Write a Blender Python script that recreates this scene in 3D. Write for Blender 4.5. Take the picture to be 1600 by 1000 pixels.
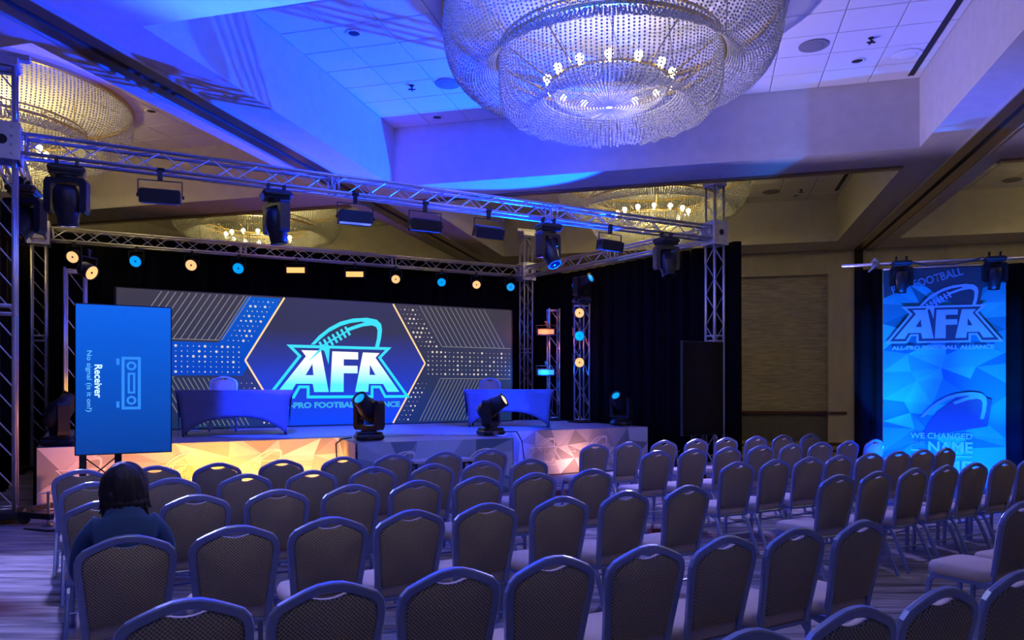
import bpy, math, random
from math import sin, cos, pi, radians as R
from mathutils import Vector, Matrix, Euler

random.seed(7)
scene = bpy.context.scene
for o in list(bpy.data.objects):
    bpy.data.objects.remove(o)
C = scene.collection

# ------------------------------------------------------------------ camera, world, exposure
EYE = 1.68
cam_d = bpy.data.cameras.new('camera')
cam_d.sensor_width = 36.0
cam_d.lens = 26.1
cam_d.shift_y = 105.0 / 1600.0
cam_d.clip_end = 200
cam = bpy.data.objects.new('camera', cam_d)
cam.location = (0, 0, EYE)
cam.rotation_euler = (pi / 2, 0, 0)
C.objects.link(cam)
scene.camera = cam

world = bpy.data.worlds.new('world')
scene.world = world
world.use_nodes = True
world.node_tree.nodes['Background'].inputs[0].default_value = (0.05, 0.05, 0.07, 1)
world.node_tree.nodes['Background'].inputs[1].default_value = 0.05
scene.view_settings.view_transform = 'Standard'
scene.view_settings.look = 'None'
scene.view_settings.gamma = 1.0
scene.view_settings.use_curve_mapping = False
scene.view_settings.exposure = 0.6
scene.cycles.max_bounces = 6
scene.cycles.diffuse_bounces = 4
scene.cycles.glossy_bounces = 3
scene.cycles.transmission_bounces = 3
scene.cycles.sample_clamp_indirect = 6.0
scene.cycles.caustics_reflective = False
scene.cycles.caustics_refractive = False

# light levels, watts
GL = .66               # brightness of lenses and screens
W_CHAND = 50.0        # one chandelier's bulbs, together
BLUE = (0.0, 0.034, 1.0)
CYAN = (0.0, 0.55, 1.0)
WARM = (1.0, 0.62, 0.22)
WHITE_WARM = (1.0, 0.86, 0.62)
VIOLET = (0.30, 0.28, 1.0)

# ------------------------------------------------------------------ room frame: a = into the hall, b = across it
TH = R(14.82)
AX = Vector((sin(TH), cos(TH), 0))
BX = Vector((cos(TH), -sin(TH), 0))


def AB(a, b, z=0.0):
    v = AX * a + BX * b
    return Vector((v.x, v.y, z))


# ------------------------------------------------------------------ mesh builder
class MB:
    def __init__(self):
        self.v = []
        self.f = []

    def add(self, vs, fs, M=None):
        n = len(self.v)
        if M is not None:
            vs = [M @ Vector(p) for p in vs]
        self.v += [tuple(p) for p in vs]
        self.f += [tuple(i + n for i in f) for f in fs]
        return self

    def box(self, x0, x1, y0, y1, z0, z1, M=None):
        vs = [(x0, y0, z0), (x1, y0, z0), (x1, y1, z0), (x0, y1, z0), (x0, y0, z1), (x1, y0, z1), (x1, y1, z1), (x0, y1, z1)]
        return self.add(vs, [(0, 3, 2, 1), (4, 5, 6, 7), (0, 1, 5, 4), (1, 2, 6, 5), (2, 3, 7, 6), (3, 0, 4, 7)], M)

    def cbox(self, x0, x1, y0, y1, z0, z1, c=.01, M=None):
        """box with its vertical edges cut and its top and bottom edges chamfered"""
        def ring(i, z):
            return [(x0 + c + i, y0 + i, z), (x1 - c - i, y0 + i, z), (x1 - i, y0 + c + i, z), (x1 - i, y1 - c - i, z),
                    (x1 - c - i, y1 - i, z), (x0 + c + i, y1 - i, z), (x0 + i, y1 - c - i, z), (x0 + i, y0 + c + i, z)]
        vs = ring(c * .7, z0) + ring(0, z0 + c) + ring(0, z1 - c) + ring(c * .7, z1)
        fs = [tuple(reversed(range(8))), tuple(range(24, 32))]
        for k in range(3):
            for i in range(8):
                j = (i + 1) % 8
                fs.append((k * 8 + i, k * 8 + j, k * 8 + 8 + j, k * 8 + 8 + i))
        return self.add(vs, fs, M)

    def tube(self, p, q, r, n=8, r2=None, cap=True, M=None):
        p = Vector(p); q = Vector(q)
        r2 = r if r2 is None else r2
        d = (q - p).normalized()
        up = Vector((0, 0, 1)) if abs(d.z) < .9 else Vector((1, 0, 0))
        x = d.cross(up).normalized(); y = d.cross(x)
        vs = []
        for c, rr in ((p, r), (q, r2)):
            for i in range(n):
                a = 2 * pi * i / n
                vs.append(c + x * cos(a) * rr + y * sin(a) * rr)
        fs = [(i, n + i, n + (i + 1) % n, (i + 1) % n) for i in range(n)]
        if cap:
            fs += [tuple(range(n)), tuple(reversed(range(n, 2 * n)))]
        return self.add(vs, fs, M)

    def path(self, pts, r, n=6, M=None):
        for p, q in zip(pts[:-1], pts[1:]):
            self.tube(p, q, r, n, M=M)
        return self

    def lathe(self, prof, n=20, M=None, cap0=True, cap1=True):
        """profile of (radius, z) turned about local z"""
        vs = []
        for r, z in prof:
            for i in range(n):
                a = 2 * pi * i / n
                vs.append((r * cos(a), r * sin(a), z))
        fs = []
        for k in range(len(prof) - 1):
            for i in range(n):
                j = (i + 1) % n
                fs.append((k * n + i, k * n + j, k * n + n + j, k * n + n + i))
        if cap0: fs.append(tuple(reversed(range(n))))
        if cap1: fs.append(tuple(range((len(prof) - 1) * n, len(prof) * n)))
        return self.add(vs, fs, M)

    def prism(self, poly, y0, y1, M=None):
        """polygon in x,z given depth from y0 (front) to y1"""
        n = len(poly)
        vs = [(x, y0, z) for x, z in poly] + [(x, y1, z) for x, z in poly]
        fs = [tuple(range(n)), tuple(reversed(range(n, 2 * n)))]
        fs += [(i, n + i, n + (i + 1) % n, (i + 1) % n) for i in range(n)]
        return self.add(vs, fs, M)

    def sweep(self, pts, w, d, N, c=.006, closed=False):
        """rectangular tube with cut corners along a planar path, N the plane's normal"""
        N = Vector(N).normalized()
        P = [Vector(p) for p in pts]
        sec = [(-w / 2, -d / 2 + c), (-w / 2 + c, -d / 2), (w / 2 - c, -d / 2), (w / 2, -d / 2 + c),
               (w / 2, d / 2 - c), (w / 2 - c, d / 2), (-w / 2 + c, d / 2), (-w / 2, d / 2 - c)]
        vs = []
        m = len(P)
        for i, p in enumerate(P):
            t = (P[min(i + 1, m - 1)] - P[max(i - 1, 0)]).normalized()
            s = t.cross(N).normalized()
            k = 1.0
            if 0 < i < m - 1:
                t1 = (P[i] - P[i - 1]).normalized()
                k = 1.0 / max(.5, t1.dot(t))
            for a, b in sec:
                vs.append(p + s * a * k + N * b)
        fs = []
        for i in range(m - 1):
            for j in range(8):
                k = (j + 1) % 8
                fs.append((i * 8 + j, i * 8 + k, i * 8 + 8 + k, i * 8 + 8 + j))
        fs += [tuple(reversed(range(8))), tuple(range((m - 1) * 8, m * 8))]
        return self.add(vs, fs)

    def mesh(self, name, mat, smooth=False):
        me = bpy.data.meshes.new(name)
        me.from_pydata(self.v, [], self.f)
        if mat is not None:
            me.materials.append(mat)
        if smooth:
            me.polygons.foreach_set('use_smooth', [True] * len(me.polygons))
        me.update()
        return me

    def obj(self, name, mat, parent=None, smooth=False):
        return link(name, self.mesh(name, mat, smooth), parent)


def link(name, data, parent=None, M=None):
    o = bpy.data.objects.new(name, data)
    C.objects.link(o)
    if parent is not None:
        o.parent = parent
    if M is not None:
        o.matrix_local = M
    return o


def tag(o, label=None, cat=None, group=None, kind=None):
    if label: o['label'] = label
    if cat: o['category'] = cat
    if group: o['group'] = group
    if kind: o['kind'] = kind
    return o


def thing(name, label, cat, loc=(0, 0, 0), rotz=0.0, group=None, rot=None):
    o = bpy.data.objects.new(name, None)
    o.empty_display_size = .1
    C.objects.link(o)
    o.location = loc
    o.rotation_euler = rot if rot is not None else (0, 0, rotz)
    return tag(o, label, cat, group)


def copy_tree(o, parent=None):
    c = o.copy()
    C.objects.link(c)
    c.parent = parent
    for ch in list(o.children):
        copy_tree(ch, c)
    return c


def struct(name, mb, m, parent=None, label=None):
    o = mb.obj(name, m, parent)
    if parent is None:
        o['kind'] = 'structure'
    if label: o['label'] = label
    return o


def smooth_by_angle(o):
    o.data.polygons.foreach_set('use_smooth', [True] * len(o.data.polygons))


# ------------------------------------------------------------------ materials
def mat(name, col, rough=.5, metal=0.0, spec=.5, emit=None, strength=1.0, noise=0.0, nscale=20.0, bump=0.0, stretch=None):
    m = bpy.data.materials.new(name)
    m.use_nodes = True
    nt = m.node_tree
    p = nt.nodes['Principled BSDF']
    p.inputs['Base Color'].default_value = (*col, 1)
    p.inputs['Roughness'].default_value = rough
    p.inputs['Metallic'].default_value = metal
    p.inputs['Specular IOR Level'].default_value = spec
    if emit is not None:
        p.inputs['Emission Color'].default_value = (*emit, 1)
        p.inputs['Emission Strength'].default_value = strength
    if noise > 0 or bump > 0:
        tc = nt.nodes.new('ShaderNodeTexCoord')
        mp = nt.nodes.new('ShaderNodeMapping')
        nz = nt.nodes.new('ShaderNodeTexNoise')
        nz.inputs['Scale'].default_value = nscale
        nz.inputs['Detail'].default_value = 4
        if stretch: mp.inputs['Scale'].default_value = stretch
        nt.links.new(tc.outputs['Object'], mp.inputs[0])
        nt.links.new(mp.outputs[0], nz.inputs['Vector'])
        if noise > 0:
            cr = nt.nodes.new('ShaderNodeValToRGB')
            cr.color_ramp.elements[0].position = .3
            cr.color_ramp.elements[1].position = .7
            cr.color_ramp.elements[0].color = (*[max(0, c * (1 - noise)) for c in col], 1)
            cr.color_ramp.elements[1].color = (*[min(1, c * (1 + noise)) for c in col], 1)
            nt.links.new(nz.outputs['Fac'], cr.inputs[0])
            nt.links.new(cr.outputs[0], p.inputs['Base Color'])
        if bump > 0:
            bp = nt.nodes.new('ShaderNodeBump')
            bp.inputs['Strength'].default_value = bump
            bp.inputs['Distance'].default_value = .01
            nt.links.new(nz.outputs['Fac'], bp.inputs['Height'])
            nt.links.new(bp.outputs[0], p.inputs['Normal'])
    return m


def glow(name, col, strength):
    """a lit surface: lamp lens, bulb or screen"""
    return mat(name, (.02, .02, .02), .3, emit=col, strength=strength * GL)


def grad_glow(name, z0, z1, c0, c1, strength):
    """screen picture that runs from c0 at the bottom to c1 at the top"""
    m = bpy.data.materials.new(name)
    m.use_nodes = True
    nt = m.node_tree
    p = nt.nodes['Principled BSDF']
    p.inputs['Base Color'].default_value = (.01, .01, .01, 1)
    p.inputs['Roughness'].default_value = .4
    tc = nt.nodes.new('ShaderNodeTexCoord')
    sp = nt.nodes.new('ShaderNodeSeparateXYZ')
    mr = nt.nodes.new('ShaderNodeMapRange')
    mr.inputs['From Min'].default_value = z0
    mr.inputs['From Max'].default_value = z1
    cr = nt.nodes.new('ShaderNodeValToRGB')
    cr.color_ramp.elements[0].color = (*c0, 1)
    cr.color_ramp.elements[1].color = (*c1, 1)
    nt.links.new(tc.outputs['Object'], sp.inputs[0])
    nt.links.new(sp.outputs['Z'], mr.inputs['Value'])
    nt.links.new(mr.outputs[0], cr.inputs[0])
    nt.links.new(cr.outputs[0], p.inputs['Emission Color'])
    p.inputs['Emission Strength'].default_value = strength * GL
    return m


def facet_mats(name, c0, c1, n=6):
    """shades of a cloth printed with flat angular facets"""
    return [mat(f'{name}_{k}', tuple(a + (b - a) * k / (n - 1) for a, b in zip(c0, c1)), .65, spec=.2, noise=.05, nscale=3) for k in range(n)]


def facet_cloth(name, x0, x1, z0, z1, size, mats, parent, y=0.0, wave=.004, seed=1, ripple=None):
    """cloth panel whose printed triangles are faces of their own shade"""
    rn = random.Random(seed)
    nx = max(2, round((x1 - x0) / size)); nz = max(2, round((z1 - z0) / (size * .62)))
    P, F, K = [], [], []
    for i in range(nx + 1):
        for k in range(nz + 1):
            dx = rn.uniform(-.36, .36) if 0 < i < nx else 0
            dz = rn.uniform(-.36, .36) if 0 < k < nz else 0
            x = x0 + (i + dx) * (x1 - x0) / nx; z = z0 + (k + dz) * (z1 - z0) / nz
            P.append((x, y + wave * sin(x * 7.0 + z * 2) + (ripple(x, z) if ripple else 0), z))
    for i in range(nx):
        for k in range(nz):
            a, b, c, d = i * (nz + 1) + k, (i + 1) * (nz + 1) + k, (i + 1) * (nz + 1) + k + 1, i * (nz + 1) + k + 1
            F += [(a, b, c), (a, c, d)] if rn.random() < .5 else [(a, b, d), (b, c, d)]
            K += [rn.randrange(len(mats)), rn.randrange(len(mats))]
    n = len(P)
    P += [(x, yy + .006, z) for x, yy, z in P]
    F += [tuple(v + n for v in reversed(f)) for f in F]
    K += K
    me = bpy.data.meshes.new(name)
    me.from_pydata(P, [], F)
    for m in mats: me.materials.append(m)
    me.polygons.foreach_set('material_index', K)
    me.update()
    return link(name, me, parent)


def dot_fabric(name, base, dot, scale):
    m = bpy.data.materials.new(name)
    m.use_nodes = True
    nt = m.node_tree
    p = nt.nodes['Principled BSDF']
    p.inputs['Roughness'].default_value = .85
    p.inputs['Specular IOR Level'].default_value = .2
    tc = nt.nodes.new('ShaderNodeTexCoord')
    mp = nt.nodes.new('ShaderNodeMapping')
    mp.inputs['Rotation'].default_value = (-pi / 2, 0, pi / 4)
    vo = nt.nodes.new('ShaderNodeTexVoronoi')
    vo.voronoi_dimensions = '2D'
    vo.inputs['Scale'].default_value = scale
    vo.inputs['Randomness'].default_value = .12
    cr = nt.nodes.new('ShaderNodeValToRGB')
    cr.color_ramp.elements[0].position = .30
    cr.color_ramp.elements[0].color = (*dot, 1)
    cr.color_ramp.elements[1].position = .42
    cr.color_ramp.elements[1].color = (*base, 1)
    nt.links.new(tc.outputs['Object'], mp.inputs[0])
    nt.links.new(mp.outputs[0], vo.inputs['Vector'])
    nt.links.new(vo.outputs['Distance'], cr.inputs[0])
    nt.links.new(cr.outputs[0], p.inputs['Base Color'])
    return m


def bead_mat():
    m = mat('crystal_bead', (.62, .62, .60), .10, spec=.9)
    nt = m.node_tree
    p = nt.nodes['Principled BSDF']
    out = nt.nodes['Material Output']
    tr = nt.nodes.new('ShaderNodeBsdfTranslucent')
    tr.inputs['Color'].default_value = (.9, .88, .80, 1)
    mx = nt.nodes.new('ShaderNodeMixShader')
    mx.inputs[0].default_value = .24
    nt.links.new(p.outputs[0], mx.inputs[1])
    nt.links.new(tr.outputs[0], mx.inputs[2])
    nt.links.new(mx.outputs[0], out.inputs['Surface'])
    return m


def carpet_mat():
    m = bpy.data.materials.new('carpet')
    m.use_nodes = True
    nt = m.node_tree
    p = nt.nodes['Principled BSDF']
    p.inputs['Roughness'].default_value = .95
    p.inputs['Specular IOR Level'].default_value = .1
    tc = nt.nodes.new('ShaderNodeTexCoord')
    mp = nt.nodes.new('ShaderNodeMapping')
    mp.inputs['Rotation'].default_value = (0, 0, TH)
    mp.inputs['Scale'].default_value = (.55, 5.5, 1)
    nz = nt.nodes.new('ShaderNodeTexNoise')
    nz.inputs['Scale'].default_value = 1.6
    nz.inputs['Detail'].default_value = 6
    nz.inputs['Roughness'].default_value = .65
    cr = nt.nodes.new('ShaderNodeValToRGB')
    e = cr.color_ramp.elements
    e[0].position = .33; e[0].color = (.10, .09, .095, 1)
    e[1].position = .62; e[1].color = (.52, .46, .42, 1)
    k = e.new(.47); k.color = (.27, .24, .23, 1)
    mp2 = nt.nodes.new('ShaderNodeMapping')
    mp2.inputs['Scale'].default_value = (.35, .6, 1)
    nz2 = nt.nodes.new('ShaderNodeTexNoise')
    nz2.inputs['Scale'].default_value = 1.1
    nz2.inputs['Detail'].default_value = 1
    cr2 = nt.nodes.new('ShaderNodeValToRGB')
    cr2.color_ramp.elements[0].position = .6
    cr2.color_ramp.elements[0].color = (0, 0, 0, 1)
    cr2.color_ramp.elements[1].position = .70
    cr2.color_ramp.elements[1].color = (1, 1, 1, 1)
    mx = nt.nodes.new('ShaderNodeMix')
    mx.data_type = 'RGBA'
    mx.inputs[7].default_value = (.085, .014, .014, 1)
    for m_, n_ in ((mp, nz), (mp2, nz2)):
        nt.links.new(tc.outputs['Object'], m_.inputs[0])
        nt.links.new(m_.outputs[0], n_.inputs['Vector'])
    nt.links.new(nz.outputs['Fac'], cr.inputs[0])
    nt.links.new(nz2.outputs['Fac'], cr2.inputs[0])
    nt.links.new(cr2.outputs[0], mx.inputs[0])
    nt.links.new(cr.outputs[0], mx.inputs[6])
    nt.links.new(mx.outputs[2], p.inputs['Base Color'])
    return m


M = dict(
    carpet=carpet_mat(),
    wall=mat('wall_paper', (.55, .50, .40), .8, noise=.08, nscale=6, stretch=(1, 1, .2)),
    beam=mat('beam_paper', (.62, .58, .55), .75, noise=.05, nscale=5),
    grout=mat('ceiling_grid', (.30, .29, .28), .8),
    tile=mat('ceiling_tile', (.74, .71, .70), .85, noise=.04, nscale=60, bump=.15),
    panel=mat('woven_wallcovering', (.42, .38, .30), .8, noise=.35, nscale=4, stretch=(.6, .6, 9), bump=.3),
    wainscot=mat('wainscot', (.16, .15, .15), .8, noise=.1, nscale=8),
    rail=mat('chair_rail', (.10, .04, .025), .5),
    dark=mat('dark_slot', (.015, .014, .016), .7),
    trackmetal=mat('track_metal', (.38, .28, .2), .28, .85),
    trackedge=mat('track_edge', (.7, .68, .66), .3, .6),
    alu=mat('truss_aluminium', (.66, .65, .68), .3, .75, noise=.06, nscale=15),
    alu_plate=mat('aluminium_plate', (.6, .6, .64), .4, .6, noise=.06, nscale=9),
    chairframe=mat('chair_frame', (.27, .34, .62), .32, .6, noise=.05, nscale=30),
    backfab=dot_fabric('back_fabric', (.46, .395, .27), (.15, .13, .105), 82),
    seatfab=mat('seat_fabric', (.58, .48, .42), .9, noise=.1, nscale=120),
    black=mat('black_plastic', (.014, .014, .017), .38, noise=.3, nscale=30),
    blackmetal=mat('black_metal', (.02, .02, .022), .35, .3, noise=.2, nscale=30),
    drape=mat('black_drape', (.005, .0045, .006), .95, spec=.06, noise=.3, nscale=3),
    deck=mat('stage_deck', (.30, .30, .33), .45, noise=.12, nscale=6),
    skirt=facet_mats('skirt_print', (.34, .34, .35), (.84, .83, .82)),
    thrustskirt=facet_mats('thrust_skirt_print', (.14, .22, .27), (.52, .62, .68)),
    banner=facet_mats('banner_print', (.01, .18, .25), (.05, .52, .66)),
    bprint=mat('pale_banner_print', (.30, .52, .80), .6),  # white banner lettering with the blue light tinted into its base colour
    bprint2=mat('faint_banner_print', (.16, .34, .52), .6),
    print=mat('white_print', (.88, .88, .88), .6),
    print2=mat('grey_print', (.62, .60, .60), .6),
    print3=mat('dark_print', (.03, .06, .09), .6),
    cloth=mat('table_cloth', (.16, .16, .24), .7, noise=.1, nscale=5),
    ledframe=mat('led_frame', (.01, .01, .012), .5),
    led_bg=grad_glow('led_background', 0, 2.67, (.008, .028, .11), (.046, .040, .050), 1.0),
    led_hex=grad_glow('led_hexagon', 0, 2.0, (0.0, .055, .95), (.035, .035, .075), 1.0),
    led_band=grad_glow('led_blue_band', .9, 2.6, (.0, .05, .55), (.0, .10, .60), 1.0),
    led_line=glow('led_line', (.42, .40, .42), .55),
    led_dot=glow('led_dot', (1.0, .85, .75), .75),
    led_edge=glow('led_edge', (1.0, .62, .28), 1.25),
    led_logo=grad_glow('led_logo', -.4, .45, (.02, .72, 1.0), (.05, .75, .95), 1.05),
    led_letter=grad_glow('led_letter', -.28, .2, (.10, .85, 1.0), (.95, 1.0, .95), 1.1),
    led_text=glow('led_text', (.05, .50, .95), .8),
    led_white=glow('led_white', (1, 1, .95), 1.0),
    tvblue=grad_glow('tv_blue', -.8, .8, (0.0, .05, .36), (0.0, .13, .88), .95),
    tvicon=glow('tv_icon', (.03, .26, .95), 1.0),
    tvtext=glow('tv_text', (.12, .5, .95), 1.1),
    tvbold=glow('tv_bold', (.6, .95, 1.0), 1.2),
    tvoff=mat('tv_glass_off', (.003, .003, .006), .08, spec=.35),
    bead=bead_mat(),
    brass=mat('brass', (.75, .55, .2), .3, .9),
    bulb=glow('chandelier_bulb', (1.0, .90, .55), 14.0),
    g_warm=glow('lens_warm', (1.0, .48, .20), 1.35),
    g_amber=glow('lens_amber', (1.0, .46, .13), 1.5),
    g_blue=glow('lens_blue', (0.0, .28, 1.0), 1.3),
    g_bluebar=glow('bar_blue', (0.04, .34, 1.0), 1.3),
    g_red=glow('bar_red', (1.0, .24, .11), 1.5),
    g_cyan=glow('lens_cyan', (0.0, .33, 1.0), 1.2),
    g_soft=glow('lens_soft', (1.0, .75, .5), 1.2),
    g_yellow=glow('lens_yellow', (1.0, .75, .12), 1.5),
    lens=mat('dark_lens', (.02, .02, .03), .08, spec=.8),
    lensgrey=mat('grey_lens', (.45, .42, .38), .15, spec=.8),
    grille=mat('speaker_grille', (.22, .21, .22), .8),
    skin=mat('skin', (.55, .33, .24), .6),
    hair=mat('hair', (.012, .009, .009), .55, noise=.5, nscale=60, bump=.6, stretch=(1, 1, .15)),
    shirt=mat('shirt', (.03, .085, .20), .85, noise=.15, nscale=12, bump=.2),
    jeans=mat('trousers', (.03, .035, .06), .85, noise=.15, nscale=20),
    steel=mat('steel', (.5, .5, .5), .3, .9),
    whiteplate=mat('white_plate', (.75, .73, .68), .6),
    rubber=mat('rubber', (.02, .02, .02), .8),
    treadtop=mat('step_tread', (.55, .52, .52), .7, noise=.1),
    cable=mat('cable', (.01, .01, .012), .6),
)


def spot(name, parent, loc, target, col, power, angle=40, blend=.3, size=.08):
    d = bpy.data.lights.new(name, 'SPOT')
    d.color = col
    d.energy = power
    d.spot_size = R(angle)
    d.spot_blend = blend
    d.shadow_soft_size = size
    o = bpy.data.objects.new(name, d)
    C.objects.link(o)
    o.location = loc
    v = Vector(target) - Vector(loc)
    o.rotation_euler = v.to_track_quat('-Z', 'Y').to_euler()
    return o


def point(name, loc, col, power, size=.1):
    d = bpy.data.lights.new(name, 'POINT')
    d.color = col
    d.energy = power
    d.shadow_soft_size = size
    o = bpy.data.objects.new(name, d)
    C.objects.link(o)
    o.location = loc
    return o


# ================================================================== THE ROOM
ZS, ZC = 5.60, 6.74             # soffit of the beams, ceiling of the coffers
A_BAYS = [(-1.23, 5.45), (6.77, 13.45), (14.77, 21.45)]
B_BAYS = [(-16.7, -7.45), (-5.95, 3.34), (4.85, 14.1)]
A0, A1, B0, B1 = -8.0, 22.85, -18.2, 15.6


def abbox(mb, a0, a1, b0, b1, z0, z1):
    p = [AB(a0, b0), AB(a0, b1), AB(a1, b1), AB(a1, b0)]
    vs = [(q.x, q.y, z) for z in (z0, z1) for q in p]
    return mb.add(vs, [(0, 3, 2, 1), (4, 5, 6, 7), (0, 1, 5, 4), (1, 2, 6, 5), (2, 3, 7, 6), (3, 0, 4, 7)])


struct('floor', abbox(MB(), A0, A1 + .4, B0, B1, -.2, 0), M['carpet'])
struct('wall_left', abbox(MB(), A0, A1, B0 - .3, B0, 0, 7), M['wall'])
struct('wall_right', abbox(MB(), A0, A1, B1, B1 + .3, 0, 7), M['wall'])
struct('wall_front', abbox(MB(), A0 - .3, A0, B0, B1, 0, 7), M['wall'])

# far wall with a shallow recess that carries a woven wallcovering
wb = MB()
RB0, RB1, RZ = -3.2, 3.32, 4.92           # recess
abbox(wb, A1, A1 + .35, B0, RB0, 0, 7)
abbox(wb, A1, A1 + .35, RB1, B1, 0, 7)
abbox(wb, A1, A1 + .35, RB0, RB1, RZ, 7)
abbox(wb, A1 + .22, A1 + .35, RB0, RB1, 0, RZ)
wall_back = struct('wall_back', wb, M['wall'])
abbox(MB(), A1 + .2, A1 + .22, RB0, RB1, .98, RZ).obj('woven_panel', M['panel'], wall_back)
abbox(MB(), A1 + .2, A1 + .22, RB0, RB1, .1, .9).obj('wainscot', M['wainscot'], wall_back)
struct('trim_1', abbox(MB(), A1 + .14, A1 + .2, RB0, RB1, .9, .98), M['rail'])
struct('trim_2', abbox(MB(), A1 - .04, A1, RB1, 3.8, .9, .98), M['rail'])
struct('trim_3', abbox(MB(), A1 - .06, A1 + .0, 4.0, 4.22, 0, ZS), M['dark'], label='dark steel post of the folding partition')
struct('baseboard_back', abbox(MB(), A1 - .02, A1, RB1, B1, 0, .1), M['rail'])

# beams: long ones run into the hall, cross beams between them
BL = [(-18.2, -16.7), (-7.45, -5.95), (3.34, 4.85), (14.1, 15.6)]
AL = [(-8.0, -1.23), (5.45, 6.77), (13.45, 14.77), (21.45, 22.85)]
for b0, b1 in BL:
    struct('beam', abbox(MB(), A0, A1, b0, b1, ZS, 7.0), M['beam'])
for a0, a1 in AL:
    for b0, b1 in B_BAYS:
        struct('beam', abbox(MB(), a0, a1, b0, b1, ZS, 7.0), M['beam'])

# partition tracks under the long beams and under the cross beam
for b in (-6.83, 4.22):
    t = struct('trim_4', abbox(abbox(MB(), A0, A1, b - .26, b - .05, ZS - .035, ZS), A0, A1, b + .05, b + .26, ZS - .035, ZS), M['trackmetal'])
    abbox(MB(), A0, A1, b - .05, b + .05, ZS - .012, ZS).obj('track_slot', M['dark'], t)
    abbox(MB(), A0, A1, b - .285, b - .26, ZS - .05, ZS).obj('track_edge', M['trackedge'], t)
    abbox(MB(), A0, A1, b + .26, b + .285, ZS - .05, ZS).obj('track_edge', M['trackedge'], t)
for b0, b1 in B_BAYS:
    struct('trim_5', abbox(MB(), 14.47, 14.62, b0 + .0, b1, ZS - .04, ZS), M['trackmetal'])

# coffer ceilings with tiles laid in a grid
NA, NB = 10, 12
TA, TB = (A_BAYS[0][1] - A_BAYS[0][0]) / NA, 9.29 / NB
tile_cache = {}


def coffer(name, ai, bi, rows):
    a0, a1 = A_BAYS[ai]
    b0, b1 = B_BAYS[bi]
    root = struct(name, abbox(MB(), a0, a1, b0, b1, ZC + .02, ZC + .2), M['grout'])
    tb = (b1 - b0) / NB
    key = round(tb, 3)
    if key not in tile_cache:
        mb = MB()
        g = .007
        s = .012
        vs, fs = [], []
        for (k, z) in ((g, ZC + .021), (g, ZC + .006), (g + s, ZC)):
            p = [AB(k, k), AB(k, tb - k), AB(TA - k, tb - k), AB(TA - k, k)]
            vs += [(q.x, q.y, z) for q in p]
        for r_ in (0, 4):
            for i in range(4):
                fs.append((r_ + i, r_ + 4 + i, r_ + 4 + (i + 1) % 4, r_ + (i + 1) % 4))
        fs.append((8, 11, 10, 9))
        mb.add(vs, fs)
        tile_cache[key] = mb.mesh('ceiling_tile', M['tile'])
    for i in range(NA):
        if i not in rows:
            continue
        for j in range(NB):
            o = link('ceiling_tile', tile_cache[key], root)
            o.location = AB(a0 + i * TA, b0 + j * tb)
    rest = [i for i in range(NA) if i not in rows]
    if rest:
        abbox(MB(), a0 + min(rest) * TA, a0 + (max(rest) + 1) * TA, b0, b1, ZC, ZC + .02).obj('tile_field', M['tile'], root)
    return root


ceil_main = coffer('ceiling', 1, 1, range(1, 10))
coffer('ceiling_far', 2, 1, range(6, 10))
coffer('ceiling_left', 1, 0, range(6, 10))
coffer('ceiling_right', 2, 2, range(6, 10))
coffer('ceiling_far_left', 2, 0, [])
coffer('ceiling_near', 0, 1, [])
coffer('ceiling_near_left', 0, 0, [])
coffer('ceiling_near_right', 0, 2, [])
coffer('ceiling_mid_right', 1, 2, [])

# linear air slots at the right rim of the coffers
struct('trim_6', abbox(MB(), 6.9, 13.3, 3.13, 3.22, ZC - .008, ZC + .0), M['dark'], label='dark linear air slot along the near ceiling')
struct('trim_7', abbox(MB(), 17.5, 20.6, 3.13, 3.22, ZC - .008, ZC + .0), M['dark'], label='dark linear air slot along the far ceiling')


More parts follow.
